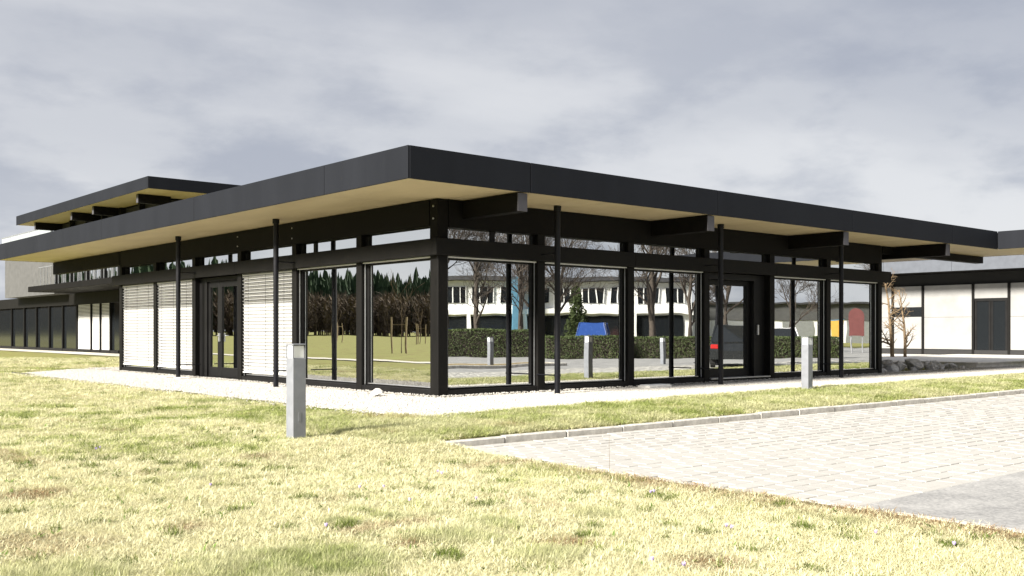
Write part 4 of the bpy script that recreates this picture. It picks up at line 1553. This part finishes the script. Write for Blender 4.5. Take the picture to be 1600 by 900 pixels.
# lawn: positions in front of the camera, thinning out with distance
N = 520000
d = np.exp(RNG.uniform(math.log(3.6), math.log(46), N))
u = RNG.uniform(-0.66, 0.66, N) * d + RNG.uniform(-0.8, 0.8, N)
keep = RNG.random(N) < np.minimum(1.0, (d / 9.0) ** 0.55)
d, u = d[keep], u[keep]
x = CAM[0] + fw.x * d + rt.x * u
y = CAM[1] + fw.y * d + rt.y * u
ok = ~in_lot(x, y, 0.0) & ~in_gravel(x, y, -0.03)
ok &= ~((x > -2.4) & (y > -2.6)) | (y > 18.3)
x, y, d = x[ok], y[ok], d[ok]
# grass also hangs over the gravel edge, thinly
n_a = vnoise(x + 300, y + 300, 0.85, 21)
n_b = vnoise(x + 300, y + 300, 0.28, 22)
n_c = vnoise(x + 300, y + 300, 3.2, 23)
n_d = vnoise(x + 300, y + 300, 0.11, 24)
green = 0.5 * n_a + 0.3 * n_b + 0.35 * n_c + 0.25 * n_d
soil = np.zeros_like(x)
edge = np.where(y < LOT_B, LOT_A - x, 9.0)              # bare reddish soil along the edging
soil += smooth(0.75, 0.05, edge) * (0.35 + 0.9 * vnoise(x + 300, y + 300, 0.7, 25)) * smooth(-6.2, -8.5, y)


def px_ground(px_, py_, z=0.0):
    dd = (CAM[2] - z) * 1574 / (py_ - 518)
    uu = (px_ - 800) / 1574 * dd
    return CAM[0] + fw.x * dd + rt.x * uu, CAM[1] + fw.y * dd + rt.y * uu


for (qx, qy, rr) in ((620, 655, 0.75), (590, 650, 0.6), (50, 774, 0.35), (300, 825, 0.22), (1160, 745, 0.4), (640, 852, 0.14), (880, 845, 0.3), (410, 715, 0.3), (1100, 875, 0.3), (790, 668, 0.5), (469, 684, 0.22), (1262, 612, 0.3)):
    gx, gy = px_ground(qx, qy)
    soil += 0.9 * smooth(rr, rr * 0.3, np.hypot(x - gx, y - gy)) * (0.4 + 0.8 * n_b)
soil += 0.5 * smooth(0.84, 0.94, vnoise(x + 300, y + 300, 0.55, 27))
lush = np.zeros_like(x)
for (qx, qy, rr) in ((440, 890, 0.75), (520, 880, 0.5), (610, 806, 0.16), (530, 815, 0.18), (560, 797, 0.12), (700, 840, 0.4), (90, 905, 0.5), (860, 870, 0.3), (345, 628, 0.7), (700, 660, 0.6), (1110, 632, 0.8), (1300, 615, 0.9), (340, 745, 0.12), (300, 748, 0.12), (390, 747, 0.12),
                     (690, 800, 0.12), (1330, 800, 0.2), (980, 742, 0.12), (1250, 790, 0.16), (940, 795, 0.3), (770, 815, 0.3)):
    gx, gy = px_ground(qx, qy)
    lush += smooth(rr, rr * 0.2, np.hypot(x - gx, y - gy)) * (0.5 + 0.6 * n_d)
strip = (y > LOT_B) & (x > LOT_A - 0.6) & (y < -1)
keep = RNG.random(len(x)) > soil * 0.6
x, y, d, green, soil, lush, strip, n_d, n_c = (q[keep] for q in (x, y, d, green, soil, lush, strip, n_d, n_c))
n = len(x)
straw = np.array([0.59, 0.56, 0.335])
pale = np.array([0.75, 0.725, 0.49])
yell = np.array([0.46, 0.49, 0.20])
grn = np.array([0.19, 0.25, 0.05])
dgr = np.array([0.085, 0.135, 0.025])
rus = np.array([0.31, 0.215, 0.12])
r1 = RNG.random(n)
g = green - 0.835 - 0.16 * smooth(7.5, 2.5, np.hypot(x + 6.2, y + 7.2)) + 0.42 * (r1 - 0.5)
w1 = smooth(-0.12, 0.02, g)[:, None]
w2 = smooth(0.02, 0.16, g)[:, None]
w3 = smooth(0.16, 0.32, g)[:, None]
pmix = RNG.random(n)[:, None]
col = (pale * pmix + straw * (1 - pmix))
col = col * (1 - w1) + yell * w1
col = col * (1 - w2) + (0.45 * yell + 0.55 * grn) * w2
col = col * (1 - w3) + grn * w3
lw_ = np.clip(lush * (0.25 + 0.65 * RNG.random(n)), 0, 0.85)[:, None]
col = col * (1 - lw_) + (grn * 0.75 + yell * 0.25 + (dgr - grn) * 0.5 * (RNG.random(n)[:, None] > 0.6)) * lw_
sw_ = np.clip(soil * 1.2 * (RNG.random(n) > 0.35), 0, 1)[:, None]
col = col * (1 - sw_) + rus * sw_
col *= (0.62 + 0.62 * RNG.random(n) ** 0.8)[:, None]
idx = np.where(RNG.random(n) < 0.62, RNG.integers(0, 2, n), RNG.integers(2, 4, n))
tall = (lush > 0.35) & (RNG.random(n) < 0.75)
idx = np.where(tall, RNG.integers(4, 6, n), idx)
dark_tuft = (n_d > 0.86) & (RNG.random(n) < 0.16) & (green > 0.6)
idx = np.where(dark_tuft, 4, idx)
col[dark_tuft] = grn * 0.7 * RNG.uniform(0.7, 1.2, (int(dark_tuft.sum()), 1))
wd_ = RNG.random(n)
weed, dead = (wd_ < 0.006) & (d < 16), (wd_ > 0.9955) & (d < 16)
idx = np.where(weed, 8, np.where(dead, 9, idx))
col[weed] = np.array([0.12, 0.19, 0.04]) * RNG.uniform(0.7, 1.3, (int(weed.sum()), 1))
col[dead] = np.array([0.26, 0.14, 0.06]) * RNG.uniform(0.6, 1.3, (int(dead.sum()), 1))
st = strip & ~weed & ~dead & (RNG.random(n) < 0.55)
idx = np.where(st, RNG.integers(6, 8, n), idx)
col[st] = (col[st] * 0.6 + yell * 0.15 + grn * 0.2)
s = (0.75 + 0.55 * RNG.random(n)) * (0.85 + 0.02 * np.minimum(d, 30))
s[tall] *= 0.75
s[st] *= 0.62
scl = np.stack([s * (1 + 0.015 * np.minimum(d, 30)), s * (1 + 0.015 * np.minimum(d, 30)), s * RNG.uniform(0.4, 0.8, n)], 1)
rot = np.stack([RNG.normal(0, 0.12, n), RNG.normal(0, 0.12, n), RNG.uniform(0, 6.283, n)], 1)
pts = np.stack([x, y, ground_z(x, y) - 0.004], 1)
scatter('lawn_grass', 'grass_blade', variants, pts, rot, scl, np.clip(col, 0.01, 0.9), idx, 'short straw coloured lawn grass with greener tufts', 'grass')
print('grass tufts', n)

# pebbles of the gravel strip
pv = []
for k in range(5):
    me_ = rock_mesh(40 + k)
    mb = MB()
    import bmesh
    bm = bmesh.new()
    bmesh.ops.create_icosphere(bm, subdivisions=1, radius=0.5)
    rg = random.Random(k)
    for v in bm.verts:
        v.co *= rg.uniform(0.8, 1.15)
        v.co.z *= 0.7
    bm.verts.index_update()
    mb.add([tuple(v.co) for v in bm.verts], [tuple(v.index for v in f.verts) for f in bm.faces])
    bm.free()
    pv.append(mb)
N = 720000
x = RNG.uniform(-3.0, 24, N)
y = RNG.uniform(-3.3, 18.3, N)
ok = (in_gravel(x, y, 0.05) | (in_gravel(x, y, 0.35) & (RNG.random(N) < 0.05))) & ~((x > 0.05) & (y > 0.05) & (x < 15.1) & (y < 15.5)) & ~((x > 15.2) & (y > 0.2))
x, y = x[ok], y[ok]
n = len(x)
s = RNG.uniform(0.014, 0.036, n)
pts = np.stack([x, y, GZ + 0.014 + s * 0.12], 1)
near_wall = ((x > -0.10) & (y > 0)) | ((y > -0.10) & (x > 0))
pts[near_wall, 2] += RNG.uniform(0.0, 0.035, int(near_wall.sum()))
tone = RNG.uniform(0.34, 0.58, n)[:, None] * np.array([1.0, 0.965, 0.90])
scatter('gravel', 'pebble', pv, pts, RNG.uniform(-0.6, 0.6, (n, 3)) + np.array([0, 0, 3.0]) * RNG.random((n, 1)), np.stack([s * 1.15, s, s], 1), tone, RNG.integers(0, 5, n),
        'pale cream gravel laid round the pavilion', 'gravel')
print('pebbles', n)

# crocuses in the lawn


def petal_mesh():
    v, f = [], []
    for k in range(6):
        a = k * math.pi / 3 + (0.1 if k % 2 else 0)
        c_, s_ = math.cos(a), math.sin(a)
        prof = [(0.002, 0.0, 0.003), (0.011, 0.014, 0.010), (0.018, 0.030, 0.012), (0.022, 0.046, 0.0015)]
        o = len(v)
        for (r_, z_, w_) in prof:
            v += [(r_ * c_ - w_ * s_, r_ * s_ + w_ * c_, z_), (r_ * c_ + w_ * s_, r_ * s_ - w_ * c_, z_)]
        for j in range(3):
            f.append((o + 2 * j, o + 2 * j + 1, o + 2 * j + 3, o + 2 * j + 2))
    m = MB()
    m.add(v, f)
    o = m.build('petals', 'crocus')
    d_ = o.data
    bpy.data.objects.remove(o)
    return d_


pet = petal_mesh()
first = None
for k, (qx, qy) in enumerate(((510, 833), (684, 734), (690, 737), (1020, 885), (1070, 893), (1369, 826), (1491, 843), (562, 765), (600, 763), (1135, 820), (1142, 822), (1017, 765), (1022, 764), (150, 710), (157, 708), (745, 782), (640, 787), (330, 765))):
    gx, gy = px_ground(qx, qy, -0.01)
    if bool(in_lot(gx, gy, 0.05)):
        continue
    lab = 'pale violet crocus flower in the dry foreground lawn'
    e_ = thing('crocus', lab, 'flower', (gx, gy, float(ground_z(gx, gy)) + 0.015), random.uniform(0, 6), 'crocuses scattered over the lawn')
    e_.scale = (0.5,) * 3
    o = link('petals', pet, e_, (0, 0, 0.035))
    o.rotation_euler = (random.uniform(-0.4, 0.4), random.uniform(-0.4, 0.4), 0)
    if first is None:
        first = MB().tube([(0, 0, -0.02), (0.001, 0, 0.037)], 0.0025, 5).build('stem', 'hedge_green', e_)
        f2 = MB().tube([(0, 0, 0.035), (0, 0, 0.062)], [0.002, 0.003], 5).build('stamen', 'crocus_stamen', e_)
    else:
        link('stem', first.data, e_)
        link('stamen', f2.data, e_)

# dry stalk at the paving edge
gx, gy = px_ground(983, 737, LOT_Z)
e_ = MB().tube([(0, 0, -0.02), (0.002, 0.001, 0.12), (-0.003, 0.0, 0.24), (0.001, 0.002, 0.36)], [0.0022, 0.0018, 0.0014, 0.0008], 5).build('dry_stalk', 'bark', None, loc=(LOT_A - 0.03, gy, LOT_Z + 0.01))
tag(e_, 'thin dry stalk standing at the edge of the paving', 'stalk')
